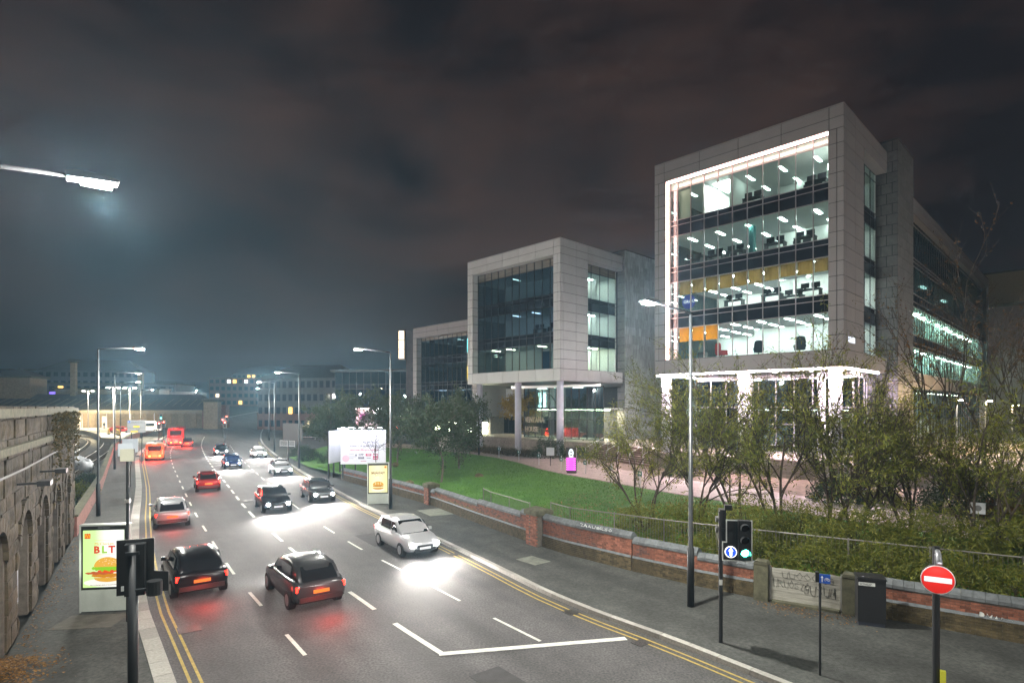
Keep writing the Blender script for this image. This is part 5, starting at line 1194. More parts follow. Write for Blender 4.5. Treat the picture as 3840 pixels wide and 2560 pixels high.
# plaza edge wall in coursed stone and its railing
pe = V2([(12.3, 49.6), (18.0, 45.0), (22.5, 39.4), (27.2, 36.5), (33, 35.7)])
t = thing('plaza_wall', 'coursed pale stone retaining wall below the plaza railing', 'wall')
M_cs = rmat('coursed_stone', (.36, .30, .26), .8, .16, .2, 4, .3)
for a, b in zip(pe, pe[1:]):
    dd = b-a; L = dd.length; tt = dd/L; an = math.atan2(tt.y, tt.x)
    for j in range(5):
        n = max(2, int(L/.75)); 
        for k in range(n):
            off = .5 if j % 2 else 0
            s0 = max(0, (k-off)*L/n); s1 = min(L, (k+1-off)*L/n)
            if k == n-1: s1 = L
            c = a+tt*((s0+s1)/2); o = bpy.data.objects.new('stone_block', _cube(M_cs)); o.location = (c.x, c.y, 1.53+.265*j); o.scale = (s1-s0-.012, .42+random.uniform(-.02, .02), .25); o.rotation_euler = (0, 0, an); link(o, t)
def rails(label, pl, z, h=1.05):
    t = thing('railing', label, 'railing')
    for a, b in zip(pl, pl[1:]):
        L = (b-a).length; k = max(1, round(L/1.7))
        for j in range(4): MB().tube([(a.x, a.y, z+h-.27*j), (b.x, b.y, z+h-.27*j)], .03 if j == 0 else .016, 6).build('rail', M_steel, t)
        for i in range(k+1): p = a.lerp(b, i/k); MB().tube([(p.x, p.y, z), (p.x, p.y, z+h)], .025, 6).build('post', M_steel, t)
rails('stainless rail fence along the plaza edge under the lit building', [p+Vector((.1, .35)) for p in pe], 2.7)
# totem and bollard signs
t = thing('totem_sign', 'dark totem sign with six glowing magenta strips on the path edge', 'sign', (4.62, 44.9, 1.42), R(-14))
M_tot = plain('totem_brown', (.07, .055, .06), .5)
ub('front_panel', t, M_tot, -.40, .38, -.10, .0, .15, 2.05); ub('side_panel', t, M_tot, -.36, .36, .01, .5, .15, 2.0); ub('plinth', t, M_copeM, -.36, .36, -.06, .46, 0, .15); ub('side_trim', t, M_clad, .361, .372, .05, .5, 1.08, 1.13)
for k in range(6): ub('name_strip', t, emit('magenta_strip', (1.0, .10, .85), 1.5), -.37, .32, -.115, -.101, .28+k*.17, .28+k*.17+.115)
for k in range(6): ub('strip_print', t, emit('magenta_print', (.75, 0, .7), .8), -.2+.02*(k % 3), .12+.05*(k % 2), -.12, -.1165, .32+k*.17, .32+k*.17+.03)
E_em = emit('emblem_white', (.80, .95, 1.0), 1.1)
disc(t, 'emblem', E_em, -.02, 1.60, .19, .33, -.103, n=22); ub('emblem_base', t, E_em, -.2, .17, -.115, -.103, 1.31, 1.36)
for z in (1.70, 1.47): ub('emblem_core', t, M_sig, -.09, .05, -.112, -.1045, z-.06, z+.06)
for i, (px, py) in enumerate(((1146, 1050.6), (1191.6, 1059), (1237.7, 1068.8), (1289.5, 1079.8), (1344.4, 1089), (1403.3, 1104.4), (1470, 1120))):
    Y = (6.6-1.42)*1329/(py-934); X = (px-1176)*Y/1329
    t = thing('marker_post', 'slim steel post with green plate at the path edge, %s from the left' % ('first', 'second', 'third', 'fourth', 'fifth', 'sixth', 'seventh')[i], 'post', (round(X, 2), round(Y, 2), 1.36), R(-20), 'marker posts along the path')
    MB().tube([(0, 0, 0), (0, 0, 1.25)], .045, 8).build('pole', M_steel, t); ub('plate', t, plain('green_plate', (.03, .12, .10), .5), -.13, .12, -.08, -.05, .82, 1.12); ub('plate_print', t, W_, -.05, .04, -.083, -.0805, .9, 1.05); ub('side_box', t, M_steel, .05, .14, -.03, .12, .8, 1.1)
def curved_lamp(label, x, y, z, h, rz, lit=0):
    t = thing('curved_lamp', label, 'street lamp', (x, y, z), rz, 'curved park lamps')
    MB().tube([(0, 0, 0), (0, 0, h*.35), (-.12, 0, h*.6), (-.55, 0, h*.82), (-1.2, 0, h*.96), (-1.7, 0, h)], [.10, .09, .07, .06, .05, .04], 8).build('curved_post', M_post, t, smooth=True)
    ub('lamp_head', t, M_head, -2.1, -1.6, -.1, .1, h-.05, h+.06); ub('lens', t, emit('park_lamp_glow', (1, .85, .6), 20) if lit else M_lens, -2.05, -1.7, -.08, .08, h-.08, h-.05)
curved_lamp('curved park lamp left of the pale building columns', -3.55, 62.0, 1.46, 7.2, R(20)); curved_lamp('curved park lamp in front of the lobby glass', 5.45, 63.5, 1.46, 6.6, R(20)); curved_lamp('curved park lamp before the dark glazed building', -18.5, 90, .5, 9, R(20), 1)
def hood_lamp(label, x, y, z, h, lit, col=(1, .7, .35), power=0):
    t = thing('hood_lamp', label, 'street lamp', (x, y, z), R(20), 'mushroom hood lamps')
    MB().tube([(0, 0, 0), (0, 0, h-.2), (.05, 0, h), (.35, 0, h)], [.06, .05, .045, .04], 8).build('post', M_steel, t)
    MB().tube([(.55, 0, h-.12), (.55, 0, h-.06), (.55, 0, h+.06), (.55, 0, h+.16)], [.36, .34, .22, .06], 14).build('hood', M_head, t, smooth=True)
    MB().tube([(.55, 0, h-.16), (.55, 0, h-.125)], .25, 12).build('lens', emit('hood_lamp_glow', (1, .72, .36), 90) if lit else M_lens, t)
    if power: lamp('POINT', t, (.55, 0, h-.35), power, col, .15)
hood_lamp('unlit mushroom lamp in front of the grey stone tower', 17.4, 71.0, 2.7, 5.2, 0)
hood_lamp('lit warm mushroom lamp before the long glazed wing, left of the bare trees', 36.5, 47.5, 2.7, 4.6, 1, power=900); hood_lamp('lit warm mushroom lamp before the long glazed wing, among bare branches', 45, 55, 2.7, 4.6, 1, power=900); hood_lamp('lit orange mushroom lamp at the far right end of the wing', 51, 59, 2.7, 4.2, 1, power=900)
# notice boards, boulders, planters
t = thing('notice_board', 'small white notice on a post in front of the clipped bush', 'sign', (3.35, 50.5, 1.46), R(-15)); MB().tube([(0, 0, 0), (0, 0, 1.6)], .03, 8).build('post', M_post, t); ub('board', t, plain('sign_panel', (.65, .67, .7), .5), -.35, .35, -.04, -.02, .9, 1.6)
t = thing('notice_board', 'white notice plate beside the path at the far right', 'sign', (19.0, 23.6, 1.2), R(-35)); MB().tube([(0, 0, 0), (0, 0, 1.5)], .025, 8).build('post', M_post, t); ub('board', t, plain('sign_panel', (.65, .67, .7), .5), -.24, .24, -.04, -.02, 1.05, 1.5); disc(t, 'symbol', plain('grey_print', (.2, .2, .2), .6), 0, 1.28, .12, .12, -.045)
def blob(name, m, r, seedv, sq=(1, 1, .7), n=10, amp=.25):
    rn = random.Random(seedv); mb = MB(); vs = []; ph = [rn.uniform(0, 6) for _ in range(6)]
    for i in range(n+1):
        th = math.pi*i/n
        for k in range(2*n):
            p = 2*math.pi*k/(2*n); rr = r*(1+amp*.5*math.sin(3*p+ph[0])*math.sin(2*th+ph[1])+amp*.5*math.sin(5*p+ph[2]+3*th))
            vs.append((rr*math.sin(th)*math.cos(p)*sq[0], rr*math.sin(th)*math.sin(p)*sq[1], rr*math.cos(th)*sq[2]))
    w = 2*n; mb.add(vs, [(i*w+k, (i+1)*w+k, (i+1)*w+(k+1) % w, i*w+(k+1) % w) for i in range(n) for k in range(w)])
    return mb
for i, (x, y, z, r, l) in enumerate(((-7.4, 41.8, .95, .30, 'round brown boulder on the lawn near the tree trunk'), (-2.6, 45.2, 1.05, .33, 'round brown boulder on the open lawn'), (-11.2, 55.5, .95, .3, 'small boulder on the lawn behind the letting board'))):
    o = blob('boulder', None, r, i).build('boulder', mat('boulder_stone', (.13, .10, .05), .9, .3, 8, .4), smooth=True, loc=(x, y, z+.12)); tag(o, l, 'boulder', 'boulders on the lawn')

# ================================================================== PLANTS
class Tree:
    def __init__(s, seedv): s.r = np.random.RandomState(seedv); s.mb = MB(); s.tips = []
    def branch(s, p, d, L, r, depth, spread=.6, up=.15, kids=3, segs=4, n=5, taper=.55, minr=.006):
        pts = [p]; rad = [r]; d = d/np.linalg.norm(d)
        for i in range(segs):
            d = d+s.r.normal(0, .11, 3)+np.array((0, 0, up*.3)); d /= np.linalg.norm(d)
            p = p+d*L/segs; pts.append(p); rad.append(max(minr, r*(1-(1-taper)*(i+1)/segs)))
        s.mb.tube([tuple(q) for q in pts], rad, n if depth > 1 else 4, cap=False)
        s.tips.append((np.array(pts), depth))
        if depth > 0:
            for k in range(kids):
                f = s.r.uniform(.3, 1.0); i = min(int(f*segs), segs-1); q = pts[i]+(pts[i+1]-pts[i])*(f*segs-i)
                a = s.r.normal(0, 1, 3); a -= d*a.dot(d); a /= np.linalg.norm(a)
                s.branch(q, d*(1-spread*.5)+a*spread+np.array((0, 0, up)), L*s.r.uniform(.5, .78), max(minr, r*.55), depth-1, spread, up, kids, max(2, segs-1), n, taper, minr)
def leaves(centres, size, aspect, rs, droop=0.0, jit=.3):
    """diamond leaves around the given points; returns vertices and faces"""
    c = np.array(centres); n = len(c)
    ax = rs.normal(0, 1, (n, 3)); ax[:, 2] -= droop; ax /= np.linalg.norm(ax, axis=1)[:, None]
    b = rs.normal(0, 1, (n, 3)); b -= ax*(b*ax).sum(1)[:, None]; b /= np.linalg.norm(b, axis=1)[:, None]
    nn = np.cross(ax, b); l = size*rs.uniform(.6, 1.25, (n, 1)); w = l*aspect
    v = np.stack([c, c+ax*l*.45+b*w*.5+nn*w*.12, c+ax*l, c+ax*l*.45-b*w*.5+nn*w*.12], 1).reshape(-1, 3)
    f = [(4*i, 4*i+1, 4*i+2, 4*i+3) for i in range(n)]
    return v, f
def leafmesh(name, v, f, m, parent):
    me = bpy.data.meshes.new(name); me.from_pydata(v.tolist() if hasattr(v, 'tolist') else v, [], f); me.materials.append(m); me.update()
    return link(bpy.data.objects.new(name, me), parent)
M_bark = mat('bark', (.05, .038, .026), .95, .35, 12, .6)
M_barkg = mat('pale_bark', (.12, .10, .075), .95, .3, 12, .5)
L_wil = leafmat('willow_leaf', (.045, .07, .006), (.20, .20, .018))
L_aut = leafmat('autumn_leaf', (.05, .03, .008), (.16, .075, .012))
L_oak = leafmat('dull_green_leaf', (.018, .035, .012), (.055, .075, .03))
L_shr = leafmat('shrub_leaf', (.010, .026, .008), (.035, .065, .015))
L_gold = leafmat('golden_leaf', (.20, .11, .01), (.36, .24, .03))
def along_branches(tr, per, rs, maxdepth=1, spread=.12, tmin=0.0):
    out = []
    for pts, dep in tr.tips:
        if dep > maxdepth: continue
        L = np.linalg.norm(np.diff(pts, axis=0), axis=1).sum(); n = rs.poisson(per*L)
        if n == 0: continue
        t = rs.uniform(tmin, 1, n)*(len(pts)-1); i = np.minimum(t.astype(int), len(pts)-2); q = pts[i]+(pts[i+1]-pts[i])*(t-i)[:, None]
        out.append(q+rs.normal(0, spread, (n, 3)))
    return np.concatenate(out) if out else np.zeros((0, 3))
def tree(name, label, x, y, z, h, kind, seedv, group, stems=1):
    root = thing(name, label, 'tree', (x, y, z), 0, group); tr = Tree(seedv); rs = tr.r
    if kind == 'willow':
        for k in range(stems):
            a = rs.uniform(0, 6.28); tilt = rs.uniform(.05, .38); d = np.array((math.cos(a)*tilt, math.sin(a)*tilt, 1.0))
            tr.branch(np.array((math.cos(a)*.12, math.sin(a)*.12, -.1)), d, h*rs.uniform(.55, .74), .03+.005*h, 3, .50, .10, 4, 6, 6, minr=.004)
        c = along_branches(tr, 19, rs, 1, .10); v, f = leaves(c, .19, .18, rs, .9); lm = L_wil; bk = M_bark
    elif kind == 'bare':
        for k in range(stems):
            a = rs.uniform(0, 6.28); tilt = rs.uniform(.0, .3) if stems > 1 else .04; d = np.array((math.cos(a)*tilt, math.sin(a)*tilt, 1.0))
            tr.branch(np.array((math.cos(a)*.1, math.sin(a)*.1, -.1)), d, h*.62, .075, 4, .42, .10, 3, 6, 6, minr=.004)
        c = along_branches(tr, 2.6, rs, 1, .05); v, f = leaves(c, .13, .55, rs, .3); lm = L_aut; bk = M_bark
    elif kind == 'young':
        tr.branch(np.array((0, 0, -.1)), np.array((0, 0, 1.)), h, .04, 2, .75, .05, 9, 6, 5); c = along_branches(tr, .8, rs, 0, .04); v, f = leaves(c, .1, .5, rs); lm = L_aut; bk = M_bark
    else:   # round crown on a clear stem
        H0 = h*.30; tr.branch(np.array((0, 0, -.1)), np.array((0, 0, 1.)), h*.85, .085, 0, segs=6, n=7)
        for k in range(16):
            zz = H0+(h*.80-H0)*k/16; a = k*2.4+rs.uniform(-.3, .3); ln = h*.32*(1.15-.55*abs(k/15-.35))
            tr.branch(np.array((0, 0, zz)), np.array((math.cos(a), math.sin(a), .42)), ln, .03, 2, .6, .1, 4, 4, 4)
        c = along_branches(tr, 34, rs, 2, .15, .12); v, f = leaves(c, .19, .55, rs, .3); lm = L_oak if kind == 'round' else L_gold; bk = M_barkg
    tr.mb.build('trunk', bk, root, smooth=True)
    if len(v): o = leafmesh('crown', v, f, lm, root)
    return root
WG = 'willow trees behind the brick wall'
wl_ = [(6.3, 27.2, .95, 4.4, 4, 'low leafy willow on the lawn edge, leftmost of the row'), (8.4, 26.2, .95, 6.3, 4, 'leafy willow left of the nearest lamp column'), (10.2, 25.6, .95, 7.1, 4, 'tall leafy willow right beside the nearest lamp column'), (11.7, 25.0, .95, 6.8, 3, 'leafy willow in front of the middle white column'),
       (13.1, 24.2, .95, 6.2, 4, 'leafy willow with forked dark stems right of the green signal'), (14.9, 25.0, .95, 7.2, 3, 'tall leafy willow in front of the right white column'), (17.0, 25.0, .95, 5.2, 5, 'bushy willow left of the no entry sign'), (19.3, 24.2, .95, 4.6, 5, 'bushy willow above the no entry sign'), (16.4, 20.4, .8, 5.6, 3, 'willow with two dark stems right of the no entry sign')]
for i, (x, y, z, h, st, l) in enumerate(wl_): tree('willow_tree', l, x, y, z, h, 'willow', 20+i, WG, st)
BG = 'nearly bare autumn trees'
for i, (x, y, z, h, st, l) in enumerate(((18.9, 33.5, 1.4, 9.0, 1, 'thin nearly bare tree before the stone end bay'), (22.6, 30.5, 1.4, 8.6, 3, 'nearly bare many-stemmed tree before the long wing'), (25.2, 30.5, 1.4, 11.0, 1, 'tallest nearly bare tree at the right, before the lit wing end'), (26.6, 30.2, 1.4, 9.6, 2, 'nearly bare tree at the right picture edge'), (28.8, 33, 1.4, 10.5, 2, 'bare tree behind the others at the right edge'))):
    tree('bare_tree', l, x, y, z, h, 'bare', 50+i, BG, st)
RG = 'round-headed lawn trees'
for i, (x, y, z, h, l) in enumerate(((-5.35, 43.8, .95, 6.1, 'round-headed tree on the lawn, nearest of the two in front'), (-4.65, 51.0, 1.15, 6.3, 'round-headed tree close behind the nearest lawn tree'), (-11.6, 58.5, .9, 6.3, 'round-headed tree behind the letting board, right of it'), (-17.2, 67, .6, 7.6, 'tall dark tree behind the slanted board'), (-22.0, 69, .3, 6.6, 'round-headed tree at the far tip of the lawn'), (-13.4, 70, 1.2, 6.6, 'round-headed tree before the glazed entrance building'))):
    tree('lawn_tree', l, x, y, z, h, 'round', 70+i, RG)
tree('young_tree', 'bare young tree in front of the floodlit letting board', -11.35, 48.6, .75, 4.2, 'young', 90, None)
tree('golden_tree', 'small golden-leaved tree behind the pale building columns', 1.2, 76.5, 2.6, 6.0, 'gold', 91, None)
def bush(label, x, y, z, r, m, seedv, sq=(1, 1, .85), dens=2600, size=.10, aspect=.5, name='bush', group='garden bushes'):
    root = thing(name, label, 'bush', (x, y, z), 0, group); rs = np.random.RandomState(seedv)
    u = rs.normal(0, 1, (int(dens*r*r), 3)); u /= np.linalg.norm(u, axis=1)[:, None]; u[:, 2] = np.abs(u[:, 2])
    rr = r*(rs.uniform(.55, 1.0, (len(u), 1))**.5)*(1+.16*np.sin(4*u[:, :1]*3+seedv)+.12*np.sin(7*u[:, 1:2]*2))
    c = u*rr*np.array(sq); v, f = leaves(c, size, aspect, rs, .2); leafmesh('foliage', v, f, m, root)
    tr = Tree(seedv)
    for k in range(5):
        a = k*1.26; tr.branch(np.array((0, 0, -.05)), np.array((math.cos(a)*.6, math.sin(a)*.6, 1.)), r*.8, .03, 1, kids=2)
    tr.mb.build('stems', M_bark, root)
    return root
bush('large clipped round bush before the lobby glass', 3.9, 59.0, 1.4, 1.75, L_shr, 1, (1.15, 1, 1.2)); bush('dark bush right of the corner column by the steps', 6.9, 61.0, 1.4, 1.25, L_shr, 2); bush('bright green shrub at the foot of the steps', 7.0, 58.6, 1.4, .9, L_shr, 3)
for i in range(7): bush('low dry brown grass clump in the bed left of the columns, %s' % ('first', 'second', 'third', 'fourth', 'fifth', 'sixth', 'seventh')[i], -5.6+i*1.15, 68.2-i*1.35, 1.4, .8, leafmat('dry_grass', (.06, .04, .015), (.12, .085, .03)), 10+i, (1.2, 1, 1.0), size=.3, aspect=.08, name='grass_clump', group='dry grass clumps')
bush('dark evergreen bush below the bare trees', 22.2, 28.6, 1.35, 1.9, L_shr, 30); bush('dark evergreen bush right of the first one', 24.8, 28.0, 1.35, 1.7, L_shr, 31); bush('golden brown shrub beside the far right path', 22.8, 26.8, 1.35, 1.2, L_aut, 32, dens=2200); bush('golden shrub at the right picture edge', 25.4, 26.4, 1.35, 1.5, leafmat('amber_leaf', (.10, .05, .006), (.26, .14, .015)), 33); bush('green shrub before the stone wall under the willows', 17.6, 31.6, 1.35, 1.4, L_shr, 34); bush('tall green shrub by the left lit column', 12.6, 43.6, 1.35, 1.2, L_shr, 35); bush('leafy shrub below the plaza wall', 20.2, 35.2, 1.35, 1.5, L_shr, 36); bush('low shrub left of the tall evergreen bushes', 19.6, 30.6, 1.35, 1.1, L_wil, 37)
for i, (x, y, r_) in enumerate(((9.2, 21.4, .95), (10.9, 20.5, 1.05), (12.4, 19.4, 1.1), (13.9, 18.5, 1.1), (15.3, 17.3, 1.0), (7.4, 22.7, .8))):
    bush('drooping willow scrub just behind the wall, %s' % ('above the plank gate', 'behind the cabinet', 'left of the no entry pole', 'behind the no entry sign', 'right of the no entry sign', 'beside the green signal')[i], x, y, .45, r_, L_wil, 40+i, (1.3, 1.15, 1.35), 4200, .18, .16, 'willow_scrub', 'willow scrub behind the wall')
for i, (x, y, r_) in enumerate(((7.6, 25.0, 1.2), (9.6, 23.6, 1.35), (11.4, 22.6, 1.4), (13.2, 21.6, 1.4), (15.0, 20.6, 1.5), (17.0, 19.0, 1.5), (18.4, 20.6, 1.4), (5.8, 26.2, 1.0))):
    bush('leafy willow thicket behind the railing, %s' % ('second from the lawn', 'third from the lawn', 'fourth from the lawn', 'fifth from the lawn', 'sixth from the lawn', 'seventh from the lawn', 'last before the right edge', 'nearest the lawn')[i], x, y, .8, r_, L_wil, 140+i, (1.3, 1.2, 1.45), 3600, .2, .16, 'willow_thicket', 'willow thicket behind the railing')
for i, (x, y, r_, l) in enumerate(((-24.5, 70, 1.6, 'dark shrub beside the dark road sign back'), (-27.6, 76, 1.7, 'dark shrub farthest along the right pavement'), (-20.6, 66.4, 1.5, 'dark shrub behind the third right lamp'))): bush(l, x, y, .1, r_, L_shr, 60+i)
# weeds and ivy by the railway wall
for i, (x, y, r_) in enumerate(((-24.6, 30.5, 1.1), (-27.5, 35.5, 1.2), (-31.5, 42, 1.3), (-36, 49, 1.2))): bush('weedy shrub behind the low brick wall, %s' % ('nearest', 'second', 'third', 'fourth')[i], x, y, -.05, r_, L_shr if i % 2 else L_wil, 80+i, group='weeds by the railway')
rs = np.random.RandomState(3)
def ivy():
    n = 2600; s = rs.uniform(7, 16.2, n); z = 6.4-np.abs(rs.normal(0, .9, n))*(1+.5*np.sin(s*1.7)); y = -.12-rs.uniform(0, .1, n)
    c = np.stack([s, y, z], 1); v, f = leaves(c, .11, .7, rs, .5); leafmesh('ivy', v, f, leafmat('ivy_leaf', (.02, .025, .006), (.10, .065, .012)), vw)['kind'] = 'stuff'
ivy()
# fallen leaves
def litter(name, label, pts, zf, size, m):
    c = np.array([(x, y, zf(x, y)+rs.uniform(.0, .03)) for x, y in pts]); n = len(c)
    a = rs.uniform(0, 6.28, n); d = np.stack([np.cos(a), np.sin(a), rs.uniform(-.2, .3, n)], 1); b = np.stack([-np.sin(a), np.cos(a), rs.uniform(-.2, .2, n)], 1); l = size*rs.uniform(.6, 1.3, (n, 1))
    v = np.stack([c-d*l*.5, c+b*l*.35+(0, 0, .01), c+d*l*.5, c-b*l*.35+(0, 0, .012)], 1).reshape(-1, 3)
    o = leafmesh(name, v, [(4*i, 4*i+1, 4*i+2, 4*i+3) for i in range(n)], m, None); tag(o, label, 'leaves', kind='stuff')
L_fall = leafmat('fallen_leaf', (.07, .035, .012), (.30, .15, .03))
pts = [(-12.55+rs.normal(0, .5)+.35*k, 14.3+rs.normal(0, .45)-.5*k) for k in (0, 1) for _ in range(700)]
litter('leaf_pile', 'drift of brown fallen leaves at the foot of the sandstone wall', pts, lambda x, y: .125+max(0, .12*(1-((x+12.6)**2+(y-14.0)**2))), .09, L_fall)
pts = [(W0.x+wd.x*s+.85*abs(rs.normal(0, .35))+.05, W0.y+wd.y*s+.5*abs(rs.normal(0, .35))) for s in rs.uniform(0, 15, 500)]
pts += [(x+rs.normal(0, .3), y+rs.normal(0, .3)) for x, y in [(8.2+2.2*u, 18.9-1.35*u) for u in rs.uniform(0, 1, 320)]]
litter('fallen_leaves', 'scattered fallen leaves along the pavement walls', pts, lambda x, y: .125, .07, L_fall)
def on_lawn(u, t):
    A_ = resample(LA, 1.0); B_ = resample(PB, 1.0); fa_ = u*(len(A_)-1.001); fb_ = u*(len(B_)-1.001); i, j = int(fa_), int(fb_)
    p = A_[i].lerp(A_[i+1], fa_-i).lerp(B_[j].lerp(B_[j+1], fb_-j), t); return (p.x, p.y, lz(p.x, p.y, t))
q3 = [on_lawn(rs.uniform(.66, .99), abs(rs.normal(0, .33)) % 1) for _ in range(6000)]
zmap = {(x, y): z for x, y, z in q3}
litter('leaf_litter', 'brown leaf litter on the bank under the willows', [(x, y) for x, y, z in q3], lambda x, y: zmap[(x, y)]+.01, .13, L_fall)
# grass blades on the near lawn
def blades():
    n = 60000; A_ = resample(LA, 1.0); B_ = resample(PB, 1.0); u = rs.uniform(.18, .97, n); t_ = rs.uniform(.02, .98, n)
    ia = np.array([(p.x, p.y) for p in A_]); ib = np.array([(p.x, p.y) for p in B_])
    fa_ = u*(len(ia)-1); i = fa_.astype(int); pa = ia[i]+(ia[i+1]-ia[i])*(fa_-i)[:, None]; fb_ = u*(len(ib)-1); j = fb_.astype(int); pb_ = ib[j]+(ib[j+1]-ib[j])*(fb_-j)[:, None]
    p = pa+(pb_-pa)*t_[:, None]; z = np.array([lz(x, y, tt) for (x, y), tt in zip(p, t_)])
    c = np.stack([p[:, 0], p[:, 1], z-.02], 1); a = rs.uniform(0, 6.28, n); b = np.stack([np.cos(a), np.sin(a), 0*a], 1)*.025; d = rs.normal(0, .025, (n, 3)); d[:, 2] = rs.uniform(.05, .10, n)
    v = np.stack([c-b, c+b, c+d], 1).reshape(-1, 3); o = leafmesh('grass', v, [(3*k, 3*k+1, 3*k+2) for k in range(n)], leafmat('grass_blade', (.03, .11, .006), (.085, .21, .014)), None)
    tag(o, 'short green grass covering the park lawn', 'grass', kind='stuff')
blades()

# ================================================================== RAILWAY AND STATION
M_ball = mat('ballast', (.11, .10, .085), .95, .45, 6, .9, bscale=14)
TR = smooth_pl([(-42, 50), (-55, 73), (-66.5, 92), (-81, 113), (-98, 130), (-120, 140), (-150, 146)], 2)
strip(offset(TR, 3.2), offset(TR, -3.2), lambda x, y, t: .02, 'ballast_bed', M_ball, across=1)
M_railm = plain('steel_rail', (.5, .46, .40), .3, .8)
trk = thing('railway_track', 'curving railway track beside the station platform', 'track')
for o_ in (1.9, -1.9):
    cl_ = offset(TR, o_)
    for g_ in (-.72, .72):
        l_ = resample(offset(cl_, g_), 2.5); MB().tube([(p.x, p.y, .26) for p in l_], .05, 4).build('rail', M_railm, trk)
    for p, q in zip(resample(cl_, .9), resample(cl_, .9)[1:]):
        d_ = q-p; o = bpy.data.objects.new('sleeper', _cube(mat('sleeper', (.09, .075, .06), .9, .3, 4))); o.location = (p.x, p.y, .12); o.scale = (.24, 2.3, .2); o.rotation_euler = (0, 0, math.atan2(d_.y, d_.x)); link(o, trk)
mb = MB(); mb.slab([(-68, 101), (-77.4, 116.5), (-97, 162), (-110, 195), (-170, 205), (-170, 153), (-122, 146.5), (-101, 136.5), (-85.5, 119), (-73, 103)], -.2, 1.1)
tag(mb.build('platform', mat('platform_paving', (.42, .38, .32), .8, .15, 1.5, .2)), kind='structure')
# station: local x along the front (towards the right), local -y faces the camera
ST = thing('station_building', 'low stone station building with lit platform canopy and chimneys', 'building', (-108, 150, 1.1), R(12))
M_sst = rmat('station_stone', (.28, .21, .13), .85, .15, .25, 2, .3); M_slate = mat('slate_roof', (.06, .058, .055), .6, .25, 3, .3)
ub('wall', ST, M_sst, -46, 24, 5, 18, -.5, 5.6)
for k in range(22):
    x = -44+k*3.1
    ub('doorway', ST, emit('station_window', (1, .80, .48), 1.2), x, x+1.2, 4.93, 5.0, 0, 3.0) if k % 2 == 0 and x < 4 else ub('wall_bay', ST, M_sst, x, x+1.4, 4.86, 5.0, 0, 4)
for k in range(11): MB().tube([(-42+k*5.6, -.5, 0), (-42+k*5.6, -.5, 4.3)], .12, 8).build('canopy_column', M_colw, ST)
mb = MB(); mb.add([(-48, -2, 4.6), (26, -2, 4.6), (26, 5, 6.6), (-48, 5, 6.6), (-48, -2, 4.4), (26, -2, 4.4), (26, 5, 6.4), (-48, 5, 6.4)], [(0, 1, 2, 3), (7, 6, 5, 4), (0, 4, 5, 1), (1, 5, 6, 2), (3, 7, 4, 0)]); mb.build('canopy_roof', M_slate, ST)
ub('canopy_fascia', ST, mat('fascia_cream', (.30, .25, .17), .7, .1), -48, 26, -2.12, -2.0, 3.9, 4.65)
for k in range(60): ub('fascia_tooth', ST, MATS['fascia_cream'], -47.8+k*1.23, -47.0+k*1.23, -2.1, -2.02, 3.65, 3.9)
for k in range(38): ub('glazing_rib', ST, MATS['fascia_cream'], -47.5+k*1.95, -47.38+k*1.95, -1.9, 5, 6.68, 6.74).rotation_euler = (R(16), 0, 0)
mb = MB(); mb.add([(-46, 5, 6.6), (24, 5, 6.6), (22, 11.5, 9), (-44, 11.5, 9), (-46, 18, 6.6), (24, 18, 6.6)], [(0, 1, 2, 3), (3, 2, 5, 4), (1, 5, 2), (0, 3, 4)]); mb.build('main_roof', M_slate, ST)
E_pl = emit('platform_lamp', (1, .86, .58), 110)
for k in range(9):
    ub('canopy_lamp', ST, E_pl, -40+k*6, -39+k*6, 1, 1.25, 3.95, 4.02)
    lamp('POINT', ST, (-39.5+k*6, .6, 3.4), 700, (1, .84, .56), .3) if k < 7 else None
ub('block', ST, M_sst, -28, -19, 8, 16, 6.6, 13.2); ub('block_cornice', ST, M_copeM, -28.6, -18.4, 7.6, 16.4, 13.2, 13.7); mb = MB(); mb.add([(-28.6, 7.6, 13.7), (-18.4, 7.6, 13.7), (-18.4, 16.4, 13.7), (-28.6, 16.4, 13.7), (-23.5, 12, 16)], [(0, 1, 4), (1, 2, 4), (2, 3, 4), (3, 0, 4)]); mb.build('block_roof', M_slate, ST)
ub('chimney', ST, M_sst, -10.5, -9.3, 10, 11.2, 8, 17.5); ub('chimney_cap', ST, M_copeM, -10.8, -9.0, 9.7, 11.5, 17.5, 18); ub('chimney', ST, M_sst, 6, 7.2, 10, 11.2, 8, 15)
ub('rear_range', ST, M_sst, -16, 10, 14, 22, 6.6, 10.4); ub('rear_range_roof', ST, M_copeM, -16.5, 10.5, 13.5, 22.5, 10.4, 10.8)
ub('end_pier', ST, M_sst, 26, 29.5, -1, 2.5, -.5, 6.8); ub('pier_cap', ST, M_copeM, 25.6, 29.9, -1.4, 2.9, 6.8, 7.5); ub('end_wall', ST, M_lowb, 24, 30, 5, 9, -.5, 6)
for i, (x, y, l) in enumerate(((-80.6, 117, 'left of the twin platform lights'), (-78.6, 119, 'right of the twin platform lights'), (-104, 142, 'far left behind the sandstone wall'))):
    t = thing('platform_light', 'tall platform light mast with twin glaring heads, '+l, 'lamp', (x, y, 1.1), R(20), 'platform light masts')
    MB().tube([(0, 0, 0), (0, 0, 9.4)], .09, 8).build('mast', M_colw, t)
    for k in (-.9, .9):
        ub('lamp_head', t, M_head, k-.3, k+.3, -.2, .2, 9.4, 9.55); ub('lens', t, emit('platform_glare', (1, .88, .62), 260), k-.26, k+.26, -.21, .1, 9.33, 9.4)
    ub('cross_arm', t, M_colw, -1, 1, -.05, .05, 9.55, 9.62)
    lamp('SPOT', t, (0, -.1, 9.2), 9000, (1, .86, .58), .4, 160, (0, 0, 0), .5)
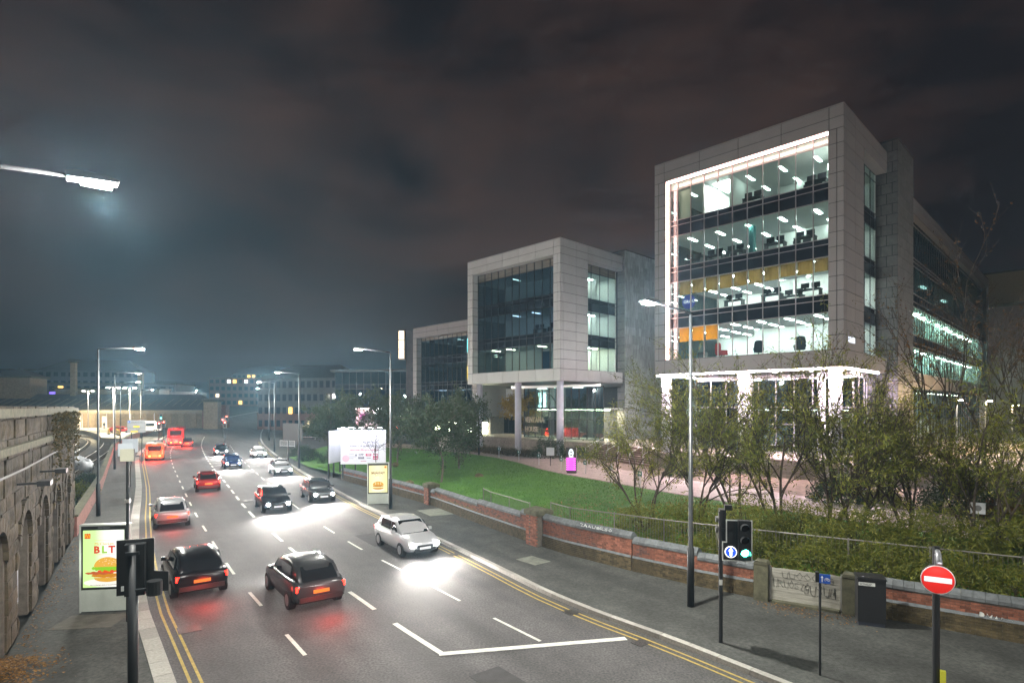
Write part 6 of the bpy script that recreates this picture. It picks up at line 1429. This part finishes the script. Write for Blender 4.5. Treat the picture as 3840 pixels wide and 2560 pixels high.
# waiting passenger, barriers, skip bags
def person(label, x, y, z, rz, coat, legs):
    t = thing('person', label, 'person', (x, y, z), rz)
    v = [(0, 0, .95), (0, 0, 1.2), (0, 0, 1.42), (0, 0, 1.52), (0, 0, 1.66), (.17, 0, 1.40), (.22, .03, 1.14), (.20, -.06, .92), (-.17, 0, 1.40), (-.22, .03, 1.14), (-.20, -.06, .92), (.09, 0, .90), (.10, -.02, .48), (.10, .03, .07), (.10, -.12, .04), (-.09, 0, .90), (-.10, .02, .48), (-.10, .06, .07), (-.10, -.10, .04)]
    e = [(0, 1), (1, 2), (2, 3), (3, 4), (2, 5), (5, 6), (6, 7), (2, 8), (8, 9), (9, 10), (0, 11), (11, 12), (12, 13), (13, 14), (0, 15), (15, 16), (16, 17), (17, 18)]
    r = [.16, .15, .16, .06, .105, .075, .055, .045, .075, .055, .045, .095, .07, .05, .05, .095, .07, .05, .05]
    me = bpy.data.meshes.new('body'); me.from_pydata(v, e, []); me.materials.append(coat); o = bpy.data.objects.new('body', me); link(o, t)
    m = o.modifiers.new('skin', 'SKIN'); sv = me.skin_vertices[0].data
    for i, q in enumerate(r): sv[i].radius = (q, q)
    sv[0].use_root = True; o.modifiers.new('sub', 'SUBSURF').levels = 1; o.modifiers['sub'].render_levels = 2
    h = blob('hair', None, .105, 2, (1, 1, 1.0), 8, .05).build('hair', M_blk, t, smooth=True, loc=(0, .02, 1.70))
person('person in dark coat standing on the lit platform', -101.5, 144, 1.1, R(20), plain('dark_coat', (.03, .035, .06), .8), M_blk)
for i, (x, y) in enumerate(((-75.6, 111.2), (-78.2, 114.6), (-80.6, 115.6))):
    t = thing('site_barrier', 'yellow plastic barrier on the platform end, %s' % ('right one', 'middle one', 'left one')[i], 'barrier', (x, y, 1.1), R(-48), 'yellow barriers')
    ub('barrier_panel', t, plain('barrier_yellow', (.75, .55, .02), .5), -1.1, 1.1, -.03, .03, .25, 1.05)
    for k in (-.9, .9): ub('foot', t, M_sig, k-.05, k+.05, -.25, .25, 0, .25)
    for k in range(5): ub('slot', t, M_sig, -.9+k*.4, -.7+k*.4, -.034, -.0305, .4, .9)
t = thing('parked_car', 'red and white car parked on the platform end by the barriers', 'car', (-82.2, 121.5, 1.1), R(25)); loft([(-2, [(.7, .3), (.8, .6), (.75, .95), (.4, 1.0)]), (-1, [(.8, .25), (.88, .6), (.7, 1.4), (.4, 1.45)]), (.6, [(.8, .25), (.88, .6), (.7, 1.35), (.4, 1.4)]), (1.2, [(.8, .25), (.86, .6), (.8, .9), (.4, .95)]), (2, [(.7, .3), (.75, .5), (.7, .7), (.4, .72)])]).build('body', pb('red', (.22, .015, .015)), t, smooth=True)
ub('side_window', t, M_cg, -.9, .8, -.86, -.80, .95, 1.3)
for xx in (-1.25, 1.25):
    for s in (-1, 1): MB().tube([(xx, s*.66, .31), (xx, s*.89, .31)], .31, 14).build('wheel', M_tyre, t)
for i, (x, y, l) in enumerate(((-47.5, 63.5, 'white builder bag dumped beside the railway, nearest'), (-43.5, 59, 'torn white builder bag among weeds by the railway'))): tag(blob('builder_bag', None, .8, i+4, (1, .8, .8), 8, .35).build('builder_bag', mat('bag_white', (.5, .52, .55), .8, .15, 4), smooth=True, loc=(x, y, .5)), l, 'bag')

# ================================================================== FAR BUILDINGS AND LIGHTS
M_dk = rmat('dusky_render', (.10, .095, .10), .85, .2, .2, 1); M_dkb = rmat('dusky_brick', (.17, .075, .055), .85, .2, .25, 2)
E_w = [emit('far_window_warm', (1, .78, .45), 1.6), emit('far_window_cool', (.85, 1, .95), 1.4), emit('far_window_amber', (1, .55, .1), 2.0)]
M_dw = plain('dark_window', (.015, .018, .022), .1)
def block(label, x, y, w, d, h, rz, m, floors, bays, lit, seedv, z=None, roof='flat', name='building', lower=None):
    z = gz(x, y)-.05 if z is None else z; rn = random.Random(seedv)
    t = thing(name, label, 'building', (x, y, z), rz, 'buildings in the distance')
    ub('wall', t, m, -w/2, w/2, 0, d, -1, h)
    if lower: ub('lower_wall', t, lower, -w/2-.06, w/2+.06, -.06, d+.06, -1, h*.35)
    if roof == 'flat': ub('parapet', t, M_copeM, -w/2-.15, w/2+.15, -.15, d+.15, h, h+.35)
    else:
        mb = MB(); mb.add([(-w/2-.4, -.4, h), (w/2+.4, -.4, h), (w/2+.4, d+.4, h), (-w/2-.4, d+.4, h), (-w/2+d*.4, d/2, h+d*.28), (w/2-d*.4, d/2, h+d*.28)], [(0, 1, 5, 4), (1, 2, 5), (2, 3, 4, 5), (3, 0, 4), (3, 2, 1, 0)]); mb.build('roof', M_slate, t)
    fh = h/floors; bwid = w/bays
    for j in range(floors):
        for k in range(bays):
            x0 = -w/2+bwid*(k+.2); x1 = -w/2+bwid*(k+.8); o = rn.random() < lit
            q = ub('window', t, rn.choice(E_w) if o else M_dw, x0, x1, -.09, -.03 if not lower else -.075, fh*j+fh*.28, fh*j+fh*.78)
    return t
block('long grey panelled building with brick ground floor beyond the side street', -55, 150, 26, 14, 13.5, R(-16), M_dk, 4, 14, .10, 1, lower=M_dkb, roof='hip')
# glazed entrance building with steel drum columns
t = thing('glazed_building', 'glass fronted building with pink lit entrance left of the dark offices', 'building', (-29.5, 128, 0), R(-12))
ub('wall', t, M_dk, -11, 10, 1.2, 16, -.2, 14.5); ub('roof', t, M_roof, -11.5, 10.5, -.5, 16, 14.5, 14.9)
glazing(empty('upper_glazing', parent=t), 'R', 0.5, [-10.8+1.75*i for i in range(13)], [(6.5, 7.6, M_span), (7.6, 10.6, M_glassD), (10.6, 11.6, M_span), (11.6, 14.4, M_glassD)], M_mullD, .12)
glazing(empty('lower_glazing', parent=t), 'R', 0.8, [-5+2.4*i for i in range(7)], [(.2, 6.4, M_glass)], M_mull, .1)
ub('entrance_wall', t, mat('pink_wall', (.75, .45, .5), .7, .1), -6, 0, 1.05, 1.19, 0, 6.4); ub('entrance_light', t, emit('entrance_glow', (1, .78, .74), 16), -6, 1, .85, 1.0, 6.1, 6.3); ub('screen', t, emit('magenta_screen', (.9, .1, .5), 1.6), -5, -2.4, 1.0, 1.04, 3.6, 5.2)
ub('shop_light', t, E_gl, 2, 9, .9, 1.05, 4.6, 4.8); lamp('AREA', t, (-2.5, -1.0, 5.5), 1500, (1, .82, .8), 3, rot=(R(20), 0, 0))
for x in (-9.6, -8.4, -7.3): MB().tube([(x, -2.2, 0), (x, -2.2, 8.2)], .55, 14).build('steel_drum', plain('polished_steel', (.6, .6, .62), .15, 1), t, smooth=True)
t = thing('light_tower', 'slim tower with tall glowing vertical sign beside the dark offices', 'tower', (-20.6, 114, 0), R(-10)); ub('shaft', t, M_dk, -.3, 3.0, 0, 4, -.2, 21.6); ub('sign_case', t, M_mull, -1.7, -.35, -.6, .2, 15.9, 21.6)
E_vs = emit('vertical_sign', (1, .78, .5), 1.6)
for k in range(3): ub('sign_panel', t, E_vs, -1.55, -.5, -.66, -.61, 16.1+1.85*k, 17.8+1.85*k)
far = [(-150, 215, 46, 20, 13, 10, 'wide dark block behind the station roofs at far left', M_dk, 3, 16, .05), (-190, 260, 40, 20, 19, 14, 'tall dark block on the far left skyline', M_dk, 5, 14, .06), (-235, 300, 60, 20, 20, 20, 'leftmost dark block on the skyline', M_dk, 5, 18, .04),
       (-150, 330, 44, 18, 16, 5, 'distant brick block behind the station end', M_dkb, 4, 14, .12), (-172, 420, 60, 20, 20, 5, 'distant block on the hill under the orange skyline', M_dk, 4, 18, .14), (-130, 470, 56, 20, 14, 0, 'distant low block on the hill right of the orange roofs', M_dk, 3, 16, .2),
       (-112, 390, 34, 16, 15, -6, 'far block above the end of the road', M_dkb, 4, 11, .2), (-88, 330, 30, 15, 14, -8, 'pale far block with lit windows right of the road end', M_dk, 4, 10, .3), (-74, 255, 26, 14, 12, -12, 'pale building with lit stair window beyond the junction', M_cladB, 4, 9, .25), (-62, 205, 22, 14, 11.5, -14, 'white building behind the green signal', M_cladB, 3, 8, .2),
       (-210, 520, 90, 20, 16, 8, 'long dim terrace on the hill crest at left', M_dk, 3, 26, .1), (-60, 560, 90, 20, 12, -4, 'long dim terrace on the hill crest at right', M_dk, 3, 26, .12)]
for i, (x, y, w, d, h, rz, l, m, fl, ba, lt) in enumerate(far): block(l, x, y, w, d, h, R(rz), m, fl, ba, lt, 100+i, roof='hip' if i % 3 == 1 else 'flat')
t = thing('train_shed', 'violet lit roof strip of the train shed behind the station', 'roof', (-122, 190, 0), R(12)); ub('roof', t, M_slate, -26, 16, 0, 14, 11, 11.6); ub('violet_fascia', t, emit('violet_strip', (.22, .14, 1), 1.1), -26, 6, -.25, -.01, 10.2, 11.4); ub('wall', t, M_dk, -26, 16, .2, 14, -.5, 11)
block('tan coloured theatre block behind the end of the long wing', 118, 118, 40, 30, 30, R(45), mat('tan_render', (.30, .24, .13), .8, .1), 4, 5, .08, 301, z=2.6)
t = thing('round_stair_drum', 'grey round stair drum at the end of the long wing', 'tower', (79.5, 92.5, 2.6), 0); MB().tube([(0, 0, 0), (0, 0, 19.5)], 4.6, 28).build('drum', M_clad, t, smooth=True); MB().tube([(0, 0, 19.5), (0, 0, 20)], 4.8, 28).build('rim', M_copeM, t)
t = thing('low_shop_building', 'low lit shopfront with green and yellow sign at the right edge', 'building', (95, 106, 2.6), R(40)); ub('wall', t, M_cladB, -9, 9, 0, 8, 0, 14); ub('canopy', t, M_dk, -9.5, 9.5, -1.6, .0, 3.4, 4.2); ub('window', t, emit('shop_window', (.95, 1, .9), 3.2), -8, 8, -.06, -.01, 7.2, 9.6); ub('green_sign', t, emit('green_sign', (.15, .8, .1), 2), 1, 3, -.14, -.08, 7.4, 9.3); ub('yellow_sign', t, emit('yellow_sign', (1, .75, .05), 2), -2, 0, -.14, -.08, 7.2, 8.2); ub('light_band', t, emit('white_band', (.95, .97, 1), 8), -9, 9, -1.7, -1.61, 3.7, 4.0)
# distant street lights strung along the far roads and hill
E_far = emit('far_lamp_white', (.85, 1, .93), 420); E_farw = emit('far_lamp_amber', (1, .62, .2), 260)
rn = random.Random(9); fl = [(-96, 236), (-84, 222), (-108, 262), (-112, 290), (-98, 300), (-120, 320), (-104, 335), (-70, 240), (-126, 350), (-60, 190), (-140, 380), (-88, 280), (-150, 440), (-118, 430), (-92, 400), (-170, 500), (-76, 360), (-200, 470), (-230, 420), (-180, 560), (-40, 480), (-130, 600), (-240, 560)]
for i, (x, y) in enumerate(fl):
    hh = 8+rn.uniform(-1, 1); t = thing('distant_lamp', 'pinpoint distant street lamp among the lights beyond the junction', 'street lamp', (x, y, gz(x, y)-.1), rn.uniform(-1, 1), 'distant street lamps')
    MB().tube([(0, 0, 0), (0, 0, hh), (.3, 0, hh+.3), (1.0, 0, hh+.35)], [.09, .07, .06, .05], 6).build('post', M_post, t); blob('lens', None, .22+y*.0003, i, (1, 1, .6), 5, 0).build('lens', E_far if rn.random() < .7 else E_farw, t, loc=(1.0, 0, hh+.2))
    if y < 340: lamp('POINT', t, (1.0, 0, hh-.3), 1400, (.88, 1, .94), .3)

t = thing('bus_shelter', 'flat roofed bus shelter on the far corner beyond the side street', 'bus shelter', (-41.5, 116, .1), R(-14))
ub('roof', t, mat('shelter_roof', (.30, .26, .18), .7, .1), -4, 4, -1.1, 1.1, 2.6, 2.8)
for k in (-3.6, -1.2, 1.2, 3.6): ub('post', t, M_post, k-.05, k+.05, .8, .9, 0, 2.6)
for k in (-2.4, 0, 2.4): ub('glass_panel', t, M_glass, k-1.1, k+1.1, .84, .86, .3, 2.3)
ub('bench', t, M_steel, -2.5, 2.5, .3, .65, .42, .5)
for k in (-2, 2): ub('bench_leg', t, M_steel, k-.04, k+.04, .4, .5, 0, .42)
t = thing('guard_rail', 'short white pedestrian guard rail at the side street corner', 'guard rail', (-36.5, 94, .12), R(-25))
for z in (.15, 1.0): MB().tube([(-1.6, 0, z), (1.6, 0, z)], .035, 6).build('rail', W_, t)
for k in range(17): MB().tube([(-1.6+.2*k, 0, .0 if k % 8 == 0 else .15), (-1.6+.2*k, 0, 1.0)], .025 if k % 8 == 0 else .014, 5).build('upright', W_, t)
# hills
mb = MB(); N = 40
hv = []; 
for j, (yy, amp) in enumerate(((650, 0), (900, 1), (1300, 1.3))):
    for i in range(N+1):
        x = -1500+3000*i/N; hv.append((x, yy, gz(x, yy)-3+amp*(26+9*math.sin(x*.006+1)+6*math.sin(x*.017))*(1 if x < 0 else max(.25, 1-x/700))))
mb.add(hv, [(j*(N+1)+i, j*(N+1)+i+1, (j+1)*(N+1)+i+1, (j+1)*(N+1)+i) for j in range(2) for i in range(N)])
tag(mb.build('hills', mat('dark_hill', (.03, .035, .025), .95, .3, .02)), kind='structure')

# night mist over the street
hz = MB(); hz.box(-1700, 1700, -320, 1420, -6, 130)
o = hz.build('haze', mat('haze_placeholder', (1, 1, 1)))
m = bpy.data.materials.new('night_mist'); m.use_nodes = True; n = m.node_tree.nodes; l = m.node_tree.links
for q in list(n): n.remove(q)
mo = n.new('ShaderNodeOutputMaterial'); pv = n.new('ShaderNodeVolumePrincipled'); pv.inputs['Color'].default_value = (.42, .74, 1.0, 1); pv.inputs['Density'].default_value = HAZE = 0.00058; pv.inputs['Anisotropy'].default_value = 0.55
l.new(pv.outputs[0], mo.inputs['Volume']); o.data.materials.clear(); o.data.materials.append(m)
tag(o, 'thin night mist hanging over the street and buildings', 'mist', kind='stuff')
